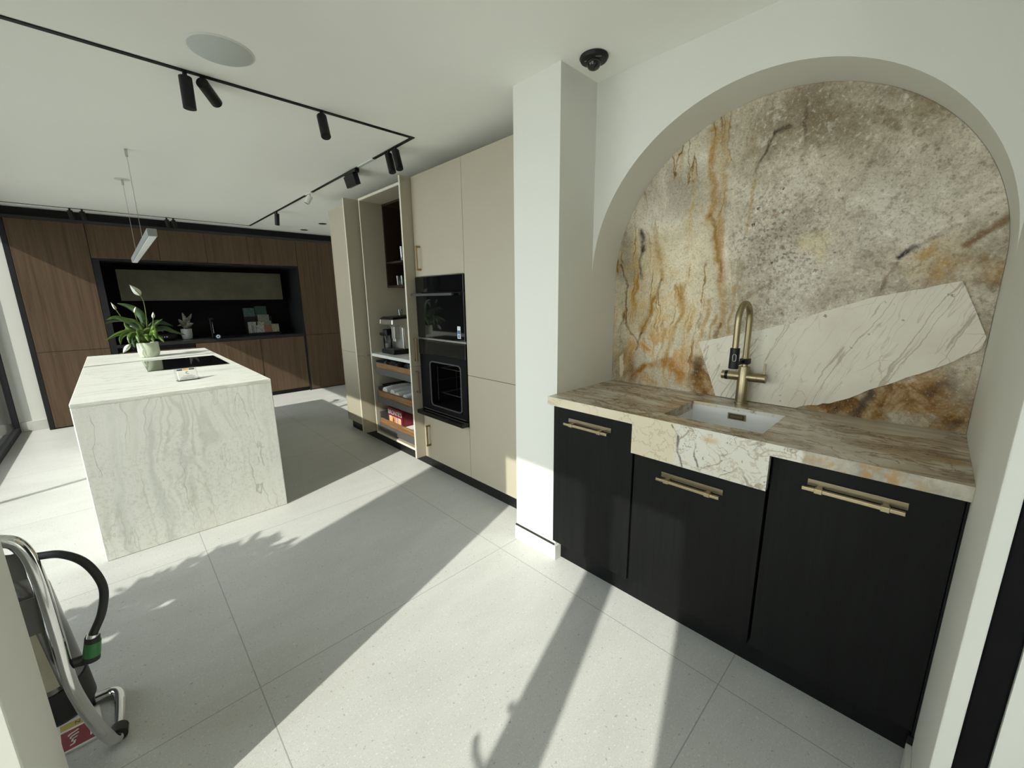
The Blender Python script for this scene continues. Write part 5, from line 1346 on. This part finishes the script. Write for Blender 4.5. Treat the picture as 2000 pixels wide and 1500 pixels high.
for k in range(7):
    a0 = math.radians(215 + k * 11); a1 = math.radians(215 + (k + 1) * 11)
    P = []
    for z in (0.27, 0.53):
        for a in (a0, a1):
            P.append(ecp(z) + Vector((math.cos(a), math.sin(a), 0)) * 0.0792)
    lb.face([P[0], P[1], P[3], P[2]])
lo = lb.build('paper_label', 'label_cream', parent=ex, label='cream instruction label')
b = MB()
for k, z in enumerate((0.51, 0.50, 0.49, 0.475, 0.465, 0.44, 0.43)):
    b.tube([ecp(z) + Vector((math.cos(math.radians(a)), math.sin(math.radians(a)), 0)) * 0.0797 for a in (240, 250, 260, 270 - 4 * (k % 3))], 0.0012, 5)
b.build('print_lines', 'ink_grey', parent=lo)
# safety sign lying against the stand
sg = thing('fire_sign', 'red and white fire safety sign lying on the floor by the stand', 'sign', (-0.30, 1.77, 0.0))
def SG(a, b_): return Vector((-0.322, 1.715, 0.006)) + Vector((0.100, 0.0, 0.0)) * a + Vector((-0.012, 0.115, 0.0)) * b_
def plate(name, mat, par, a0, a1, b0, b1, z0, z1, label=None):
    q = MB(); q.hexa([SG(a0, b0) + Vector((0, 0, z0)), SG(a1, b0) + Vector((0, 0, z0)), SG(a1, b1) + Vector((0, 0, z0)), SG(a0, b1) + Vector((0, 0, z0)),
                      SG(a0, b0) + Vector((0, 0, z1)), SG(a1, b0) + Vector((0, 0, z1)), SG(a1, b1) + Vector((0, 0, z1)), SG(a0, b1) + Vector((0, 0, z1))])
    return q.build(name, mat, parent=par, label=label)
bd = plate('board', 'sign_white', sg, -0.3, 1.0, 0.0, 1.3, -0.005, 0.0)
plate('red_square', 'sign_red', sg, 0.05, 0.92, 0.06, 0.80, 0.0, 0.0006, 'red square with a white pictogram')
plate('yellow_band', 'sign_yellow', sg, 0.05, 0.75, 0.88, 1.12, 0.0, 0.0006, 'yellow band')
b = MB()
for k in range(4):
    b.tube([SG(0.22 + 0.05 * math.sin(j * 0.9 + k) + 0.03 * j, 0.18 + k * 0.13 + 0.02 * j) + Vector((0, 0, 0.001)) for j in range(7)], 0.0022, 5)
b.build('pictogram', 'sign_white', parent=sg)
b = MB()
b.tube([SG(0.70, 0.2) + Vector((0, 0, 0.001)), SG(0.72, 0.45) + Vector((0, 0, 0.001)), SG(0.84, 0.45) + Vector((0, 0, 0.001)), SG(0.84, 0.62) + Vector((0, 0, 0.001)), SG(0.70, 0.62) + Vector((0, 0, 0.001))], 0.0022, 5)
b.build('pictogram', 'sign_white', parent=sg)
text('N', 0.018, 'ink', sg, SG(0.45, 1.0) + Vector((0, 0, 0.0008)), (1, 0, 0), (0, 1, 0))
